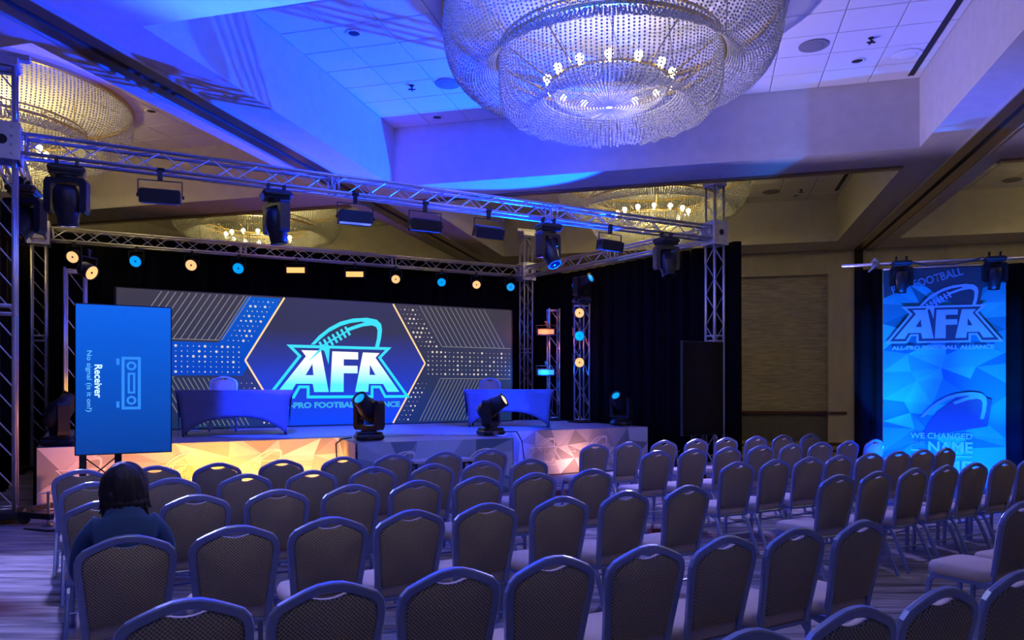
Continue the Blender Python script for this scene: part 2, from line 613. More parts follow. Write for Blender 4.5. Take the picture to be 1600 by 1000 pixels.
def ceiling_bits():
    sp = [((4.46, 10.98), 'large round grey speaker grille in the ceiling right of the near chandelier'),
          ((6.0, 11.28), 'pale round cover in the ceiling near the right air slot'),
          ((-1.07, 12.36), 'round speaker grille in the blue-lit ceiling left of the near chandelier'),
          ((6.70, 19.2), 'round speaker grille in the far ceiling beside the right tower'),
          ((12.2, 18.1), 'round speaker grille in the orange-lit ceiling at the far right')]
    for (x, y), lab in sp:
        o = thing('ceiling_speaker', lab, 'speaker', (x, y, ZC))
        MB().lathe([(.21, -.004), (.21, -.018), (.19, -.022)], 28).obj('rim', M['tile'] if 'pale' in lab else M['grille'], o)
        MB().lathe([(.18, -.018), (.12, -.026), (.02, -.028)], 28).obj('grille', M['tile'] if 'pale' in lab else M['grille'], o, True)
    dl = [((5.35, 11.5), 'recessed ceiling downlight with a dark mouth near the right air slot'),
          ((-1.4, 13.9), 'recessed downlight in the unlit ceiling strip above the far beam'),
          ((-2.26, 10.6), 'recessed downlight within the truss shadow on the blue ceiling'),
          ((7.5, 19.6), 'recessed downlight in the far ceiling beside the air slot'),
          ((-6.6, 13.6), 'recessed downlight in the ceiling beside the left chandelier')]
    for (x, y), lab in dl:
        o = thing('downlight', lab, 'downlight', (x, y, ZC))
        MB().lathe([(.115, -.002), (.115, -.012), (.085, -.014), (.08, -.004)], 24, cap1=False).obj('trim_ring', M['tile'], o, True)
        MB().lathe([(.083, -.0045), (.05, -.009), (.01, -.0095)], 20).obj('dark_mouth', M['dark'], o)
    for (x, y), lab in [((5.2, 10.75), 'small sprinkler head in the ceiling right of the near chandelier'),
                        ((-1.68, 12.45), 'small sprinkler head in the blue-lit ceiling'),
                        ((7.4, 19.0), 'small sprinkler head in the far ceiling')]:
        o = thing('sprinkler', lab, 'sprinkler', (x, y, ZC))
        MB().lathe([(.04, -.0), (.04, -.01), (.015, -.015), (.012, -.06)], 12).obj('body', M['dark'], o)
        MB().box(-.06, .06, -.012, .012, -.075, -.06).box(-.012, .012, -.06, .06, -.075, -.06).obj('deflector', M['dark'], o)


ceiling_bits()

# ================================================================== CHANDELIERS
ico_v = []
t_ = (1 + 5 ** .5) / 2
for a_, b_ in ((1, t_), (-1, t_), (1, -t_), (-1, -t_)):
    ico_v += [(0, a_, b_), (a_, b_, 0), (b_, 0, a_)]
ico_v = [Vector(v).normalized() for v in ico_v]
ico_f = []
for i in range(12):
    for j in range(i + 1, 12):
        for k in range(j + 1, 12):
            if all((ico_v[p] - ico_v[q]).length < 1.06 for p, q in ((i, j), (j, k), (i, k))):
                n_ = (ico_v[j] - ico_v[i]).cross(ico_v[k] - ico_v[i])
                ico_f.append((i, j, k) if n_.dot(ico_v[i]) > 0 else (i, k, j))


def resample(prof, step):
    out = [prof[0]]
    carry = 0.0
    for (r0, z0), (r1, z1) in zip(prof[:-1], prof[1:]):
        L = math.hypot(r1 - r0, z1 - z0)
        s = step - carry
        while s <= L:
            out.append((r0 + (r1 - r0) * s / L, z0 + (z1 - z0) * s / L))
            s += step
        carry = L - (s - step)
    return out


def spline(pts, n=6):
    out = []
    P = [pts[0]] + list(pts) + [pts[-1]]
    for i in range(1, len(P) - 2):
        p0, p1, p2, p3 = P[i - 1], P[i], P[i + 1], P[i + 2]
        for k in range(n):
            t = k / n
            out.append(tuple(.5 * ((2 * b) + (-a + c) * t + (2 * a - 5 * b + 4 * c - d) * t * t + (-a + 3 * b - 3 * c + d) * t ** 3)
                             for a, b, c, d in zip(p0, p1, p2, p3)))
    out.append(pts[-1])
    return out


def bead_mesh(name, prof, strands, step, r, jitter=.0):
    import numpy as np
    pts = resample(spline(prof), step)
    V = np.array([tuple(v) for v in ico_v]) * r
    F = np.array(ico_f)
    cs = []
    rnd = random.Random(3)
    for s in range(strands):
        a = 2 * pi * s / strands
        dz = rnd.uniform(-jitter, jitter)
        n = len(pts)
        for i, (rr, z) in enumerate(pts):
            w = sin(pi * i / max(1, n - 1))
            cs.append((rr * cos(a), rr * sin(a), z + dz * w))
    cs = np.array(cs)
    vs = (cs[:, None, :] + V[None, :, :]).reshape(-1, 3)
    fs = (F[None, :, :] + (np.arange(len(cs)) * 12)[:, None, None]).reshape(-1, 3)
    me = bpy.data.meshes.new(name)
    me.vertices.add(len(vs))
    me.vertices.foreach_set('co', vs.ravel())
    me.loops.add(len(fs) * 3)
    me.loops.foreach_set('vertex_index', fs.ravel())
    me.polygons.add(len(fs))
    me.polygons.foreach_set('loop_start', np.arange(len(fs)) * 3)
    me.polygons.foreach_set('use_smooth', np.ones(len(fs), dtype=bool))
    me.materials.append(M['bead'])
    me.update(calc_edges=True)
    return me


def chandelier(label):
    root = thing('chandelier', label, 'chandelier', (0, 0, 0), 0, 'tiered crystal chandeliers of the hall')
    o = link('outer_bead_tier', bead_mesh('outer_bead_tier', [(2.24, 6.70), (2.25, 6.45), (2.20, 6.15), (2.08, 5.93), (1.92, 5.84), (1.74, 5.89), (1.60, 6.02), (1.54, 6.10)], 222, .040, .0158, .015), root)
    o['kind'] = 'stuff'
    o = link('inner_bead_tier', bead_mesh('inner_bead_tier', [(1.50, 6.24), (1.50, 5.95), (1.48, 5.70), (1.42, 5.50), (1.29, 5.38), (1.15, 5.38), (1.03, 5.50), (.90, 5.66)], 150, .040, .0158, .035), root)
    o['kind'] = 'stuff'
    o = link('centre_bead_dish', bead_mesh('centre_bead_dish', [(.80, 5.76), (.72, 5.62), (.52, 5.54), (.28, 5.50), (.06, 5.49)], 84, .042, .0155, .01), root)
    o['kind'] = 'stuff'

    def hoop(name, r, z, w, h, m):
        mb = MB()
        mb.lathe([(r - w, z), (r, z), (r, z + h), (r - w, z + h), (r - w, z)], 64, cap0=False, cap1=False)
        return mb.obj(name, m, root)
    hoop('ceiling_ring', 2.28, 6.68, .06, .06, M['brass'])
    hoop('middle_ring', 1.56, 6.10, .05, .05, M['brass'])
    hoop('inner_ring', 1.51, 6.24, .03, .03, M['brass'])
    hoop('bulb_ring', .84, 5.76, .04, .03, M['brass'])
    rod = MB().tube((.82, 0, 5.78), (1.5, 0, 6.24), .012, 6).mesh('spoke', M['brass'])
    for i in range(10):
        q = link('spoke', rod, root)
        q.rotation_euler = (0, 0, 2 * pi * (i + .35) / 10)
    hang = MB().tube((1.5, 0, 6.25), (1.5, 0, 6.74), .008, 6).mesh('hanger_rod', M['brass'])
    for i in range(6):
        q = link('hanger_rod', hang, root)
        q.rotation_euler = (0, 0, 2 * pi * i / 6)
    bm_ = MB().lathe([(.004, -.055), (.03, -.046), (.05, -.022), (.055, .0), (.048, .026), (.026, .05), (.018, .06), (.018, .085)], 14).mesh('bulb', M['bulb'], True)
    for i in range(14):
        a = 2 * pi * (i + .2) / 14
        q = link('bulb', bm_, root)
        q.location = (.85 * cos(a), .85 * sin(a), 5.85)
        q.rotation_euler = (pi, 0, 0)
    return root


ch0 = chandelier('large near crystal chandelier at the top of the picture')
ch_spots = [(10.11, -1.305, None), (18.11, -1.305, 'crystal chandelier far behind the front truss, left of the right tower'),
            (10.11, -12.07, 'crystal chandelier at the left edge above the left truss tower'),
            (18.11, -12.07, 'crystal chandelier far off above the back truss'),
            (18.11, 9.475, 'crystal chandelier in the far right bay, beyond the picture'),
            (10.11, 9.475, 'crystal chandelier in the near right bay, beyond the picture'),
            (2.11, -1.305, 'crystal chandelier in the bay above the seats, beyond the picture')]
for i, (a, b, lab) in enumerate(ch_spots):
    c = ch0 if i == 0 else copy_tree(ch0)
    c.location = AB(a, b)
    if lab: c['label'] = lab
    p = AB(a, b)
    near = (i in (0, 6))
    point('chandelier_light', (p.x, p.y, 5.80), (1.0, .78, .26) if not near else (1.0, .88, .66), W_CHAND * (1.7 if not near else (.45 if i == 0 else 1.9)), .25)

# ================================================================== TRUSSES
CH = .12                        # half the spacing of the chords


def axis_frame(p, q):
    p = Vector(p); q = Vector(q)
    x = (q - p).normalized()
    if abs(x.z) > .9:
        y = Vector((cos(R(27.7)), sin(R(27.7)), 0))
        z = x.cross(y).normalized()
        y = z.cross(x)
    else:
        z = Vector((0, 0, 1)); y = z.cross(x).normalized(); z = x.cross(y)
    m = Matrix((x, y, z)).transposed().to_4x4()
    m.translation = p
    return m, (q - p).length


def lattice(root, L, M0, n=None, half=CH, r=.025, rb=.0095, joints=()):
    """four chords and zigzag braces along local x, laid out by M0 in the root's frame"""
    n = n or max(2, round(L / .31))
    P = L / n
    ch = MB().tube((0, 0, 0), (L, 0, 0), r, 8).mesh('chord', M['alu'], True)
    for y in (-half, half):
        for z in (-half, half):
            link('chord', ch, root, M0 @ Matrix.Translation((0, y, z)))
    D = math.hypot(P, 2 * half)
    br = MB().tube((0, 0, 0), (D, 0, 0), rb, 5, cap=False).mesh('brace', M['alu'], True)
    ang = math.atan2(2 * half, P)
    for i in range(n):
        for face in range(4):
            up = (i + (face % 2)) % 2 == 0
            s = -1 if up else 1
            if face < 2:
                y = (-half, half)[face]
                m = Matrix.Translation((i * P, y, s * half)) @ Matrix.Rotation(-ang * -s * -1 if False else (ang * s), 4, 'Y')
            else:
                if i % 2 == (face % 2):
                    continue
                z = (-half, half)[face - 2]
                m = Matrix.Translation((i * P, s * half, z)) @ Matrix.Rotation(-ang * s, 4, 'Z')
            link('brace', br, root, M0 @ m)
    fr = MB()
    for y in (-half, half):
        fr.tube((0, y, -half), (0, y, half), .016, 6)
    for z in (-half, half):
        fr.tube((0, -half, z), (0, half, z), .016, 6)
    fm = fr.mesh('end_frame', M['alu'], True)
    for t in [.04, L - .04] + [j + d for j in joints for d in (-.05, .05)]:
        link('end_frame', fm, root, M0 @ Matrix.Translation((t, 0, 0)))


def truss(name, p, q, label, joints=(), n=None):
    m, L = axis_frame(p, q)
    root = thing(name, label, 'truss', p)
    root.matrix_world = m
    lattice(root, L, Matrix.Identity(4), n, joints=joints)
    return root


ZT = 4.70
FL, FR, BKL, BKR = Vector((-6.3, 9.2, 0)), Vector((4.0, 14.65, 0)), Vector((-9.3, 14.6, 0)), Vector((.37, 19.5, 0))


def between(p, q, inset):
    d = (q - p).normalized()
    z = Vector((0, 0, ZT))
    return p + d * inset + z, q - d * inset + z


truss('box_truss', *between(FL, FR, .2), 'long aluminium front truss hung with moving heads and flood lights', joints=(3.9, 7.7))
truss('box_truss', *between(BKL, BKR, .2), 'aluminium back truss above the LED wall', joints=(3.6, 7.0))
truss('box_truss', *between(FL, BKL, .2), 'aluminium side truss at the left end of the rig', joints=(3.0,))
truss('box_truss', *between(BKR, FR, .2), 'aluminium side truss above the black drape at the right', joints=(3.0,))


def tower(base, label, h=5.65, outr=False, ang=27.7):
    root = thing('truss_tower', label, 'truss tower', base, R(ang))
    up = Matrix(((0, 1, 0, 0), (0, 0, 1, 0), (1, 0, 0, 0), (0, 0, 0, 1)))    # local x of the lattice points up
    up = Matrix.Translation((0, 0, .14)) @ up
    lattice(root, h - .14, up, round((h - .14) / .31), joints=(2.5,))
    s = .19
    mb = MB()
    for x0, x1, y0, y1 in ((-s, s, -s, -s + .02), (-s, s, s - .02, s), (-s, -s + .02, -s + .02, s - .02), (s - .02, s, -s + .02, s - .02)):
        mb.cbox(x0, x1, y0, y1, ZT - .23, ZT + .23, .004)
    blk = mb.obj('sleeve_block', M['alu_plate'], root)
    bolt = MB().lathe([(.016, 0), (.016, .012), (.008, .016)], 8).mesh('bolt', M['steel'])
    for z in (-.16, -.05, .06, .17):
        for x in (-.1, .1):
            link('bolt', bolt, blk, Matrix.Translation((x, -s, ZT + z)) @ Matrix.Rotation(pi / 2, 4, 'X'))
    hole = MB().lathe([(.06, 0), (.06, .004), (.05, .005)], 18).mesh('cutout', M['dark'])
    link('cutout', hole, blk, Matrix.Translation((0, -s - .001, ZT + .005)) @ Matrix.Rotation(pi / 2, 4, 'X'))
    MB().cbox(-.17, .17, -.17, .17, h - .02, h + .1, .012).cbox(-.28, .28, -.05, .05, h + .1, h + .18, .01).obj('pulley_head', M['alu_plate'], root)
    MB().cbox(-.22, .22, -.22, .22, .06, .15, .012).obj('base_plate', M['blackmetal'], root)
    for i in range(4):
        a = pi / 4 + i * pi / 2
        arm = MB().cbox(.2, .78, -.035, .035, .08, .15, .008, M=Matrix.Rotation(a, 4, 'Z')).obj('outrigger', M['blackmetal'], root)
        x, y = .72 * cos(a), .72 * sin(a)
        MB().tube((x, y, .02), (x, y, .42), .016, 8).tube((x - .07, y, .4), (x + .07, y, .4), .01, 6).lathe([(.075, 0), (.075, .012), (.03, .03)], 16, M=Matrix.Translation((x, y, 0))).obj('screw_jack', M['steel'], arm)
        x, y = .34 * cos(a), .34 * sin(a)
        MB().lathe([(.06, -.02), (.065, -.015), (.065, .015), (.06, .02)], 18, M=Matrix.Translation((x, y, .066)) @ Matrix.Rotation(pi / 2, 4, 'X')).obj('castor', M['rubber'], arm, False)
    return root


tower(FL, 'tall aluminium truss tower with sleeve block at the left edge of the picture')
tower(FR, 'tall aluminium truss tower right of the stage behind the dark screen')
tower(BKL, 'aluminium back tower at the left behind the stage', 5.32)
tower(BKR, 'aluminium back tower right of the LED wall')

# ================================================================== STAGE
SA = R(30.4)
SH = .86
sf = Vector((-6.4, 10.0, 0))
sd = Vector((cos(SA), sin(SA), 0))
sn = Vector((-sin(SA), cos(SA), 0))
SL = 10.66
stage = thing('stage', 'low stage with printed skirt lit amber at left and lilac at right', 'stage', sf, SA)
back_r = Vector((1.0, 18.9, 0)) - sf
back_r = (back_r.dot(sd), back_r.dot(sn))
top_poly = [(0, 0), (SL, 0), back_r, (0, 4.95)]
n = len(top_poly)
vs = [(x, y, SH - .06) for x, y in top_poly] + [(x, y, SH) for x, y in top_poly]
MB().add(vs, [tuple(reversed(range(n))), tuple(range(n, 2 * n))] + [(i, (i + 1) % n, n + (i + 1) % n, n + i) for i in range(n)]).obj('deck', M['deck'], stage)
tx, ty = Vector((-2.27, 10.9, 0)), Vector((0.0, 11.95, 0))
TA_ = math.atan2(ty.y - tx.y, ty.x - tx.x)
TL = (ty - tx).length
thrust = thing('stage_thrust', 'square stage extension in front of the main stage with a blue-lit skirt', 'stage', tx, TA_)
MB().box(0, TL, 0, 1.22, SH - .06, SH).obj('deck', M['deck'], thrust)


def wavy(x0, x1, z0, z1, amp, per, nz=2, off=0.0, ph=0.0, lean=0.0, axis='x'):
    """hanging cloth with vertical folds; front faces local -y"""
    mb = MB()
    nx = max(4, int((x1 - x0) / per * 8))
    vs, fs = [], []
    for i in range(nx + 1):
        x = x0 + (x1 - x0) * i / nx
        for k in range(nz + 1):
            t = k / nz
            y = off + amp * (sin(2 * pi * x / per + ph) + .45 * sin(2 * pi * x / per * 1.73 + 1.3 + ph)) * (1 - .25 * t) + lean * (1 - t)
            vs.append((x, y, z0 + (z1 - z0) * t))
    for i in range(nx):
        for k in range(nz):
            a = i * (nz + 1) + k
            fs.append((a, a + nz + 1, a + nz + 2, a + 1))
    return mb.add(vs, fs)


def cloth(mb, name, m, parent, th=.006):
    o = mb.obj(name, m, parent, True)
    s = o.modifiers.new('thickness', 'SOLIDIFY')
    s.thickness = th
    s.offset = 1
    return o


facet_cloth('skirt', 0, SL, .02, SH, .46, M['skirt'], stage, -.03, seed=3)
facet_cloth('skirt', 0, TL, .02, SH, .46, M['thrustskirt'], thrust, -.03, seed=5)
side = facet_cloth('side_skirt', 0, 1.2, .02, SH, .46, M['skirt'], thrust, -.03, seed=6)
side.matrix_local = Matrix.Translation((0, 1.2, 0)) @ Matrix.Rotation(-pi / 2, 4, 'Z')
side = facet_cloth('side_skirt', 0, 1.2, .02, SH, .46, M['skirt'], thrust, -.03, seed=7)
side.matrix_local = Matrix.Translation((TL, 0, 0)) @ Matrix.Rotation(pi / 2, 4, 'Z')
cloth(wavy(0, 4.9, .02, SH, .02, .4, off=-.02), 'end_drape', M['drape'], stage).matrix_local = Matrix.Translation((0, 4.9, 0)) @ Matrix.Rotation(-pi / 2, 4, 'Z')
cloth(wavy(0, 3.9, .02, SH, .02, .4, off=-.02), 'end_drape', M['drape'], stage).matrix_local = Matrix.Translation((SL, 0, 0)) @ Matrix.Rotation(math.atan2(back_r[1], back_r[0] - SL), 4, 'Z')

# ------------------------------------------------------------------ the printed logo, in units of half its width
LOGO_OUT = [(-.725, .35), (.725, .35), (.575, .2), (1.0, -.36), (.62, -.36), (.545, -.225), (.46, -.225), (.46, -.36), (-.46, -.36),
            (-.46, -.225), (-.545, -.225), (-.62, -.36), (-1.0, -.36), (-.575, .2)]
A_L = [(-.53, .28), (-.27, .28), (-.165, -.275), (-.36, -.275), (-.38, -.165), (-.6, -.165), (-.665, -.275), (-.84, -.275), (-.47, .2)]
A_LH = [(-.385, .1), (-.475, -.05), (-.37, -.05)]
F_M = [(-.116, .275), (.242, .27), (.242, .17), (.04, .17), (.04, .083), (.234, .083), (.234, -.02), (.04, -.02), (.04, -.275), (-.147, -.275)]
A_R = [(.31, .27), (.55, .265), (.49, .2), (.84, -.275), (.665, -.275), (.6, -.165), (.395, -.165), (.385, -.275), (.2, -.275)]
A_RH = [(.41, .1), (.49, -.04), (.405, -.04)]


def zl(x, y):
    return ((x - 523) / 586, .35 - (y - 370) / 637)


BALL = [zl(*p) for p in [(285, 365), (350, 285), (430, 215), (520, 160), (620, 128), (740, 115), (820, 128), (858, 165), (866, 220), (856, 300), (838, 378),
                         (805, 375), (824, 290), (828, 222), (815, 192), (780, 180), (700, 194), (590, 238), (575, 214), (650, 182), (722, 156), (690, 151),
                         (600, 168), (520, 198), (430, 252), (360, 317), (316, 364)]]
SPIKE = [zl(*p) for p in [(378, 372), (436, 372), (425, 532)]]
TAIL = [zl(*p) for p in [(372, 378), (392, 392), (258, 516)]]


def offset_poly(poly, d):
    n = len(poly)
    area = sum(poly[i][0] * poly[(i + 1) % n][1] - poly[(i + 1) % n][0] * poly[i][1] for i in range(n))
    s = 1 if area > 0 else -1
    out = []
    for i in range(n):
        p0, p1, p2 = Vector(poly[i - 1]), Vector(poly[i]), Vector(poly[(i + 1) % n])
        d1 = (p1 - p0).normalized(); d2 = (p2 - p1).normalized()
        n1 = Vector((-d1.y, d1.x)) * s; n2 = Vector((-d2.y, d2.x)) * s
        b = n1 + n2
        k = d / max(.25, (1 + n1.dot(n2)))
        out.append((p1.x + b.x * k, p1.y + b.y * k))
    return out


def flat(polys, name, m, parent, y, S=1.0, cx=0.0, cz=0.0, holes=()):
    """flat print: polygons in x,z lying just in front of a surface"""
    from mathutils.geometry import tessellate_polygon
    vs, fs = [], []
    for poly in polys:
        loops = [poly] if not isinstance(poly[0], list) else poly
        pts = [Vector((p[0], p[1], 0)) for l in loops for p in l]
        tris = tessellate_polygon([[Vector((p[0], p[1], 0)) for p in l] for l in loops])
        n0 = len(vs)
        vs += [(p.x * S, 0, p.y * S) for p in pts]
        for t in tris:
            a, b, c = (pts[i] for i in t)
            cr = (b - a).cross(c - a).z
            t = tuple(i + n0 for i in t)
            fs.append(t if cr > 0 else (t[0], t[2], t[1]))
    o = MB().add(vs, fs).obj(name, m, parent)
    o.location = (cx, y, cz)
    return o


def line_poly(p, q, w):
    p = Vector(p); q = Vector(q)
    d = (q - p).normalized()
    s = Vector((-d.y, d.x)) * w / 2
    return [tuple(p - s), tuple(q - s), tuple(q + s), tuple(p + s)]


def laces():
    out = []
    a, b = Vector(zl(578, 238)), Vector(zl(372, 376))
    t = Vector((.068, -.112))
    for i in range(7):
        c = a.lerp(b, i / 6)
        out.append(line_poly(c - t * .5, c + t * .5, .032))
    out.append(line_poly(a, b, .02))
    return out


def ring(poly, w):
    return [list(poly), list(reversed(offset_poly(poly, w)))]


def logo(parent, y, S, cx, cz, m_out, m_let, m_ball, m_text=None, outline=False, gap=None, text=True):
    if gap is not None:
        flat([offset_poly(LOGO_OUT, .03)], 'logo_ground', gap, parent, y + .0015, S, cx, cz)
    flat([ring(LOGO_OUT, .038)], 'logo_border', m_out, parent, y, S, cx, cz)
    if outline:
        for p in ([A_L], [F_M], [A_R]):
            flat([ring(q, .028) for q in p], 'logo_letter', m_let, parent, y, S, cx, cz)
    else:
        for p in ([A_L, A_LH], [F_M], [A_R, A_RH]):
            flat([p if len(p) > 1 else p[0]], 'logo_letter', m_let, parent, y, S, cx, cz)
    flat([BALL, SPIKE, TAIL], 'logo_football', m_ball, parent, y - .0008, S, cx, cz)
    flat(laces(), 'logo_laces', m_ball, parent, y - .0012, S, cx, cz)
    if text:
        lettering('ALL-PRO FOOTBALL ALLIANCE', 'lettering', m_text or m_ball, parent, (cx - .02 * S, y, cz - .49 * S), 1.74 * S, .082 * S, bold=.05)


def lettering(txt, name, m, parent, loc, width=None, height=None, bold=.0, roll=0.0, align='CENTER'):
    cu = bpy.data.curves.new(name, 'FONT')
    cu.body = txt
    cu.size = 1.0
    cu.offset = bold
    cu.resolution_u = 3
    cu.align_x = align
    tmp = bpy.data.objects.new('tmp_text', cu)
    C.objects.link(tmp)
    dg = bpy.context.evaluated_depsgraph_get()
    me = bpy.data.meshes.new_from_object(tmp.evaluated_get(dg))
    bpy.data.objects.remove(tmp)
    xs = [v.co.x for v in me.vertices]; ys = [v.co.y for v in me.vertices]
    w = max(xs) - min(xs); h = max(ys) - min(ys)
    kx = width / w if width else height / h
    ky = height / h if height else kx
    x0 = (max(xs) + min(xs)) / 2 if align == 'CENTER' else min(xs)
    y0 = min(ys)
    for v in me.vertices:
        v.co = ((v.co.x - x0) * kx, 0, (v.co.y - y0) * ky)
    me.materials.clear()
    me.materials.append(m)
    o = link(name, me, parent)
    o.location = loc
    o.rotation_euler = (0, roll, 0)
    return o


# logos on the skirts
for x in (.52, 1.75, 2.98, 8.1, 9.35, 10.45):
    if x < 10.4:
        logo(stage, -.040, .43, x, .40, M['print'], M['print2'], M['print'], M['print'], outline=True)
for x in (1.14, 2.37, 3.6, 8.72, 9.98):
    lettering('WE CHANGED', 'lettering', M['print2'], stage, (x, -.040, .48), .24, .035, .02)
    lettering('THE NAME', 'lettering', M['print2'], stage, (x, -.040, .42), .24, .045, .02)
for x in (.62, 1.9):
    logo(thrust, -.038, .43, x, .40, M['print2'], M['print2'], M['print'], M['print2'], outline=True)

# stage steps in front of the thrust
st = thing('stage_steps', 'black framed portable steps with pale treads in front of the stage', 'steps', (-1.38, 10.62, 0), TA_)
mb = MB()
for x in (0, .86):
    for y in (0, .3, .6):
        z = .28 if y == 0 else .56
        mb.cbox(x, x + .035, y, y + .035, 0, z, .004)
    mb.cbox(x, x + .035, .035, .6, .02, .055, .004).cbox(x, x + .035, .335, .6, .52, .555, .004)
mb.obj('frame', M['blackmetal'], st)
MB().cbox(-.02, .915, .29, .66, .56, .60, .006).obj('tread', M['treadtop'], st)
MB().cbox(-.02, .915, -.04, .30, .28, .32, .006).obj('tread', M['treadtop'], st)
st.location = (-1.28, 10.55, 0)

# ================================================================== LED WALL
LA = R(29.3)
led = thing('led_wall', 'wide LED wall showing a football logo in a hexagon', 'LED screen', (-7.36, 13.77, SH), LA)
LW, LH = 8.44, 2.67
MB().cbox(-.02, LW + .02, .0, .12, 0, LH + .02, .006).obj('cabinet', M['ledframe'], led)
for x in (.6, 2.4, 4.2, 6.0, 7.8):
    MB().cbox(x - .04, x + .04, .12, .6, 0, .06, .005).cbox(x - .03, x + .03, .12, .18, .06, LH - .1, .005).obj('support_leg', M['blackmetal'], led)
flat([[(0.02, .02), (LW - .02, .02), (LW - .02, LH), (.02, LH)]], 'display', M['led_bg'], led, -.004)
HX = [(3.07, 2.66), (2.30, 1.36), (3.07, .03), (5.42, .03), (6.18, 1.36), (5.42, 2.66)]
# blue bands left and right of the hexagon
flat([[(.03, 1.05), (2.25, 1.05), (2.42, 1.36), (3.0, 2.64), (2.35, 2.64), (1.8, 1.70), (.03, 1.70)]], 'blue_band', M['led_band'], led, -.006)
flat([HX], 'hexagon', M['led_hex'], led, -.007)
flat([line_poly(HX[1], HX[0], .035), line_poly(HX[1], HX[2], .035), line_poly(HX[4], HX[3], .035), line_poly(HX[4], HX[5], .035)], 'hexagon_edge', M['led_edge'], led, -.009)
lines, faint = [], []
for i in range(14):
    x = .78 + i * .125
    lines.append(line_poly((x, 2.65), (x - .55, 1.75), .016))
    x = 6.05 + i * .125
    lines.append(line_poly((x, 2.65), (x + .55, 1.75), .016))
    x = 6.05 + i * .09
    lines.append(line_poly((x, .06), (x + .5, 1.0), .014))
    x = 1.15 + i * .09
    lines.append(line_poly((x + .05, .06), (x - .45, 1.0), .014))
lines += [line_poly((.03, 1.75), (1.8, 1.75), .014), line_poly((1.8, 1.75), (2.34, 2.64), .014), line_poly((6.6, 1.75), (8.4, 1.75), .014),
          line_poly((1.0, 1.02), (.03, 1.02), .014), line_poly((6.55, 1.02), (8.4, 1.02), .014)]
o = flat(lines, 'stripe_pattern', M['led_line'], led, -.0085); o['kind'] = 'stuff'
dots = []
rd = random.Random(11)


def disc(x, z, r):
    return [(x + r * cos(2 * pi * k / 8), z + r * sin(2 * pi * k / 8)) for k in range(8)]


for side_ in (0, 1):
    for i in range(22):
        for j in range(6):
            x, z = .08 + i * .105, 1.12 + j * .1
            if x > 2.22 + (abs(z - 1.36) * .2): continue
            r = rd.choice([.008, .010, .012, .016, .016, .026])
            dots.append(disc(x if side_ == 0 else LW - x, z, r))
    for j in range(9):
        for i in range(5):
            z = 1.75 + j * .1
            x = 1.98 + (z - 1.75) * .6 + i * .095
            if x > 2.25 + (z - 1.36) * .59: continue
            dots.append(disc(x if side_ == 0 else LW - x, z, rd.choice([.008, .012, .018, .026])))
    for j in range(9):
        for i in range(3):
            z = .1 + j * .1
            x = 2.2 + (.95 - z) * .55 + i * .1
            if x > 2.2 + (1.36 - z) * .58: continue
            dots.append(disc(x if side_ == 0 else LW - x, z, rd.choice([.008, .012, .02])))
o = flat(dots, 'dot_pattern', M['led_dot'], led, -.0088); o['kind'] = 'stuff'
logo(led, -.012, 1.57, 4.245, 1.15, M['led_logo'], M['led_letter'], M['led_logo'], M['led_text'])

# ================================================================== PORTRAIT SCREENS
def screen(loc, rotz, label, on, zbot, W=.95, H=1.64):
    s = thing('portrait_screen', label, 'television', loc, rotz)
    MB().cbox(-W / 2, W / 2, -.03, .03, zbot, zbot + H, .006).obj('bezel', M['black'], s)
    pan = flat([[(-W / 2 + .012, -H / 2 + .012), (W / 2 - .012, -H / 2 + .012), (W / 2 - .012, H / 2 - .012), (-W / 2 + .012, H / 2 - .012)]],
               'display', M['tvblue'] if on else M['tvoff'], s, -.032, cz=zbot + H / 2)
    MB().cbox(-.25, .25, .03, .09, zbot + .5, zbot + 1.1, .006).obj('wall_mount', M['blackmetal'], s)
    x0, x1 = (-.40, -.06) if on else (-.12, .12)
    st_ = MB()
    for x in (x0, x1):
        st_.cbox(x - .035, x + .035, .06, .12, .06, zbot + 1.2, .005)
    st_.obj('stand_post', M['blackmetal'], s)
    st_ = MB()
    for k in range(2 if on else 1):
        z0 = zbot - .62 + k * .3
        st_.tube((x0, .08, z0), (x1, .08, z0 + .3), .008, 6).tube((x0, .09, z0 + .3), (x1, .09, z0), .008, 6)
    st_.obj('cross_brace', M['blackmetal'], s)
    MB().cbox(-.45, .45, .02, .16, .0, .06, .008).cbox(x0 - .05, x0 + .03, -.3, .45, .0, .06, .008).cbox(x1 - .03, x1 + .05, -.3, .45, .0, .06, .008).obj('stand_base', M['blackmetal'], s)
    return s, zbot + H / 2


tv, zc = screen((-4.28, 8.2, 0), R(29), 'upright blue screen with a no-signal message on a stand at the left', True, .945)
Rx = Matrix.Rotation(pi / 2, 4, 'Y')
# receiver icon, drawn lying on its side
icon = [ring([(-.03, -.29), (.16, -.29), (.16, .29), (-.03, .29)], .03), ring([(.03, -.115), (.105, -.115), (.105, .115), (.03, .115)], .022)]


def annulus(x, z, r, w):
    a = [(x + r * cos(2 * pi * k / 20), z + r * sin(2 * pi * k / 20)) for k in range(20)]
    b = [(x + (r - w) * cos(2 * pi * k / 20), z + (r - w) * sin(2 * pi * k / 20)) for k in reversed(range(20))]
    return [a, b]


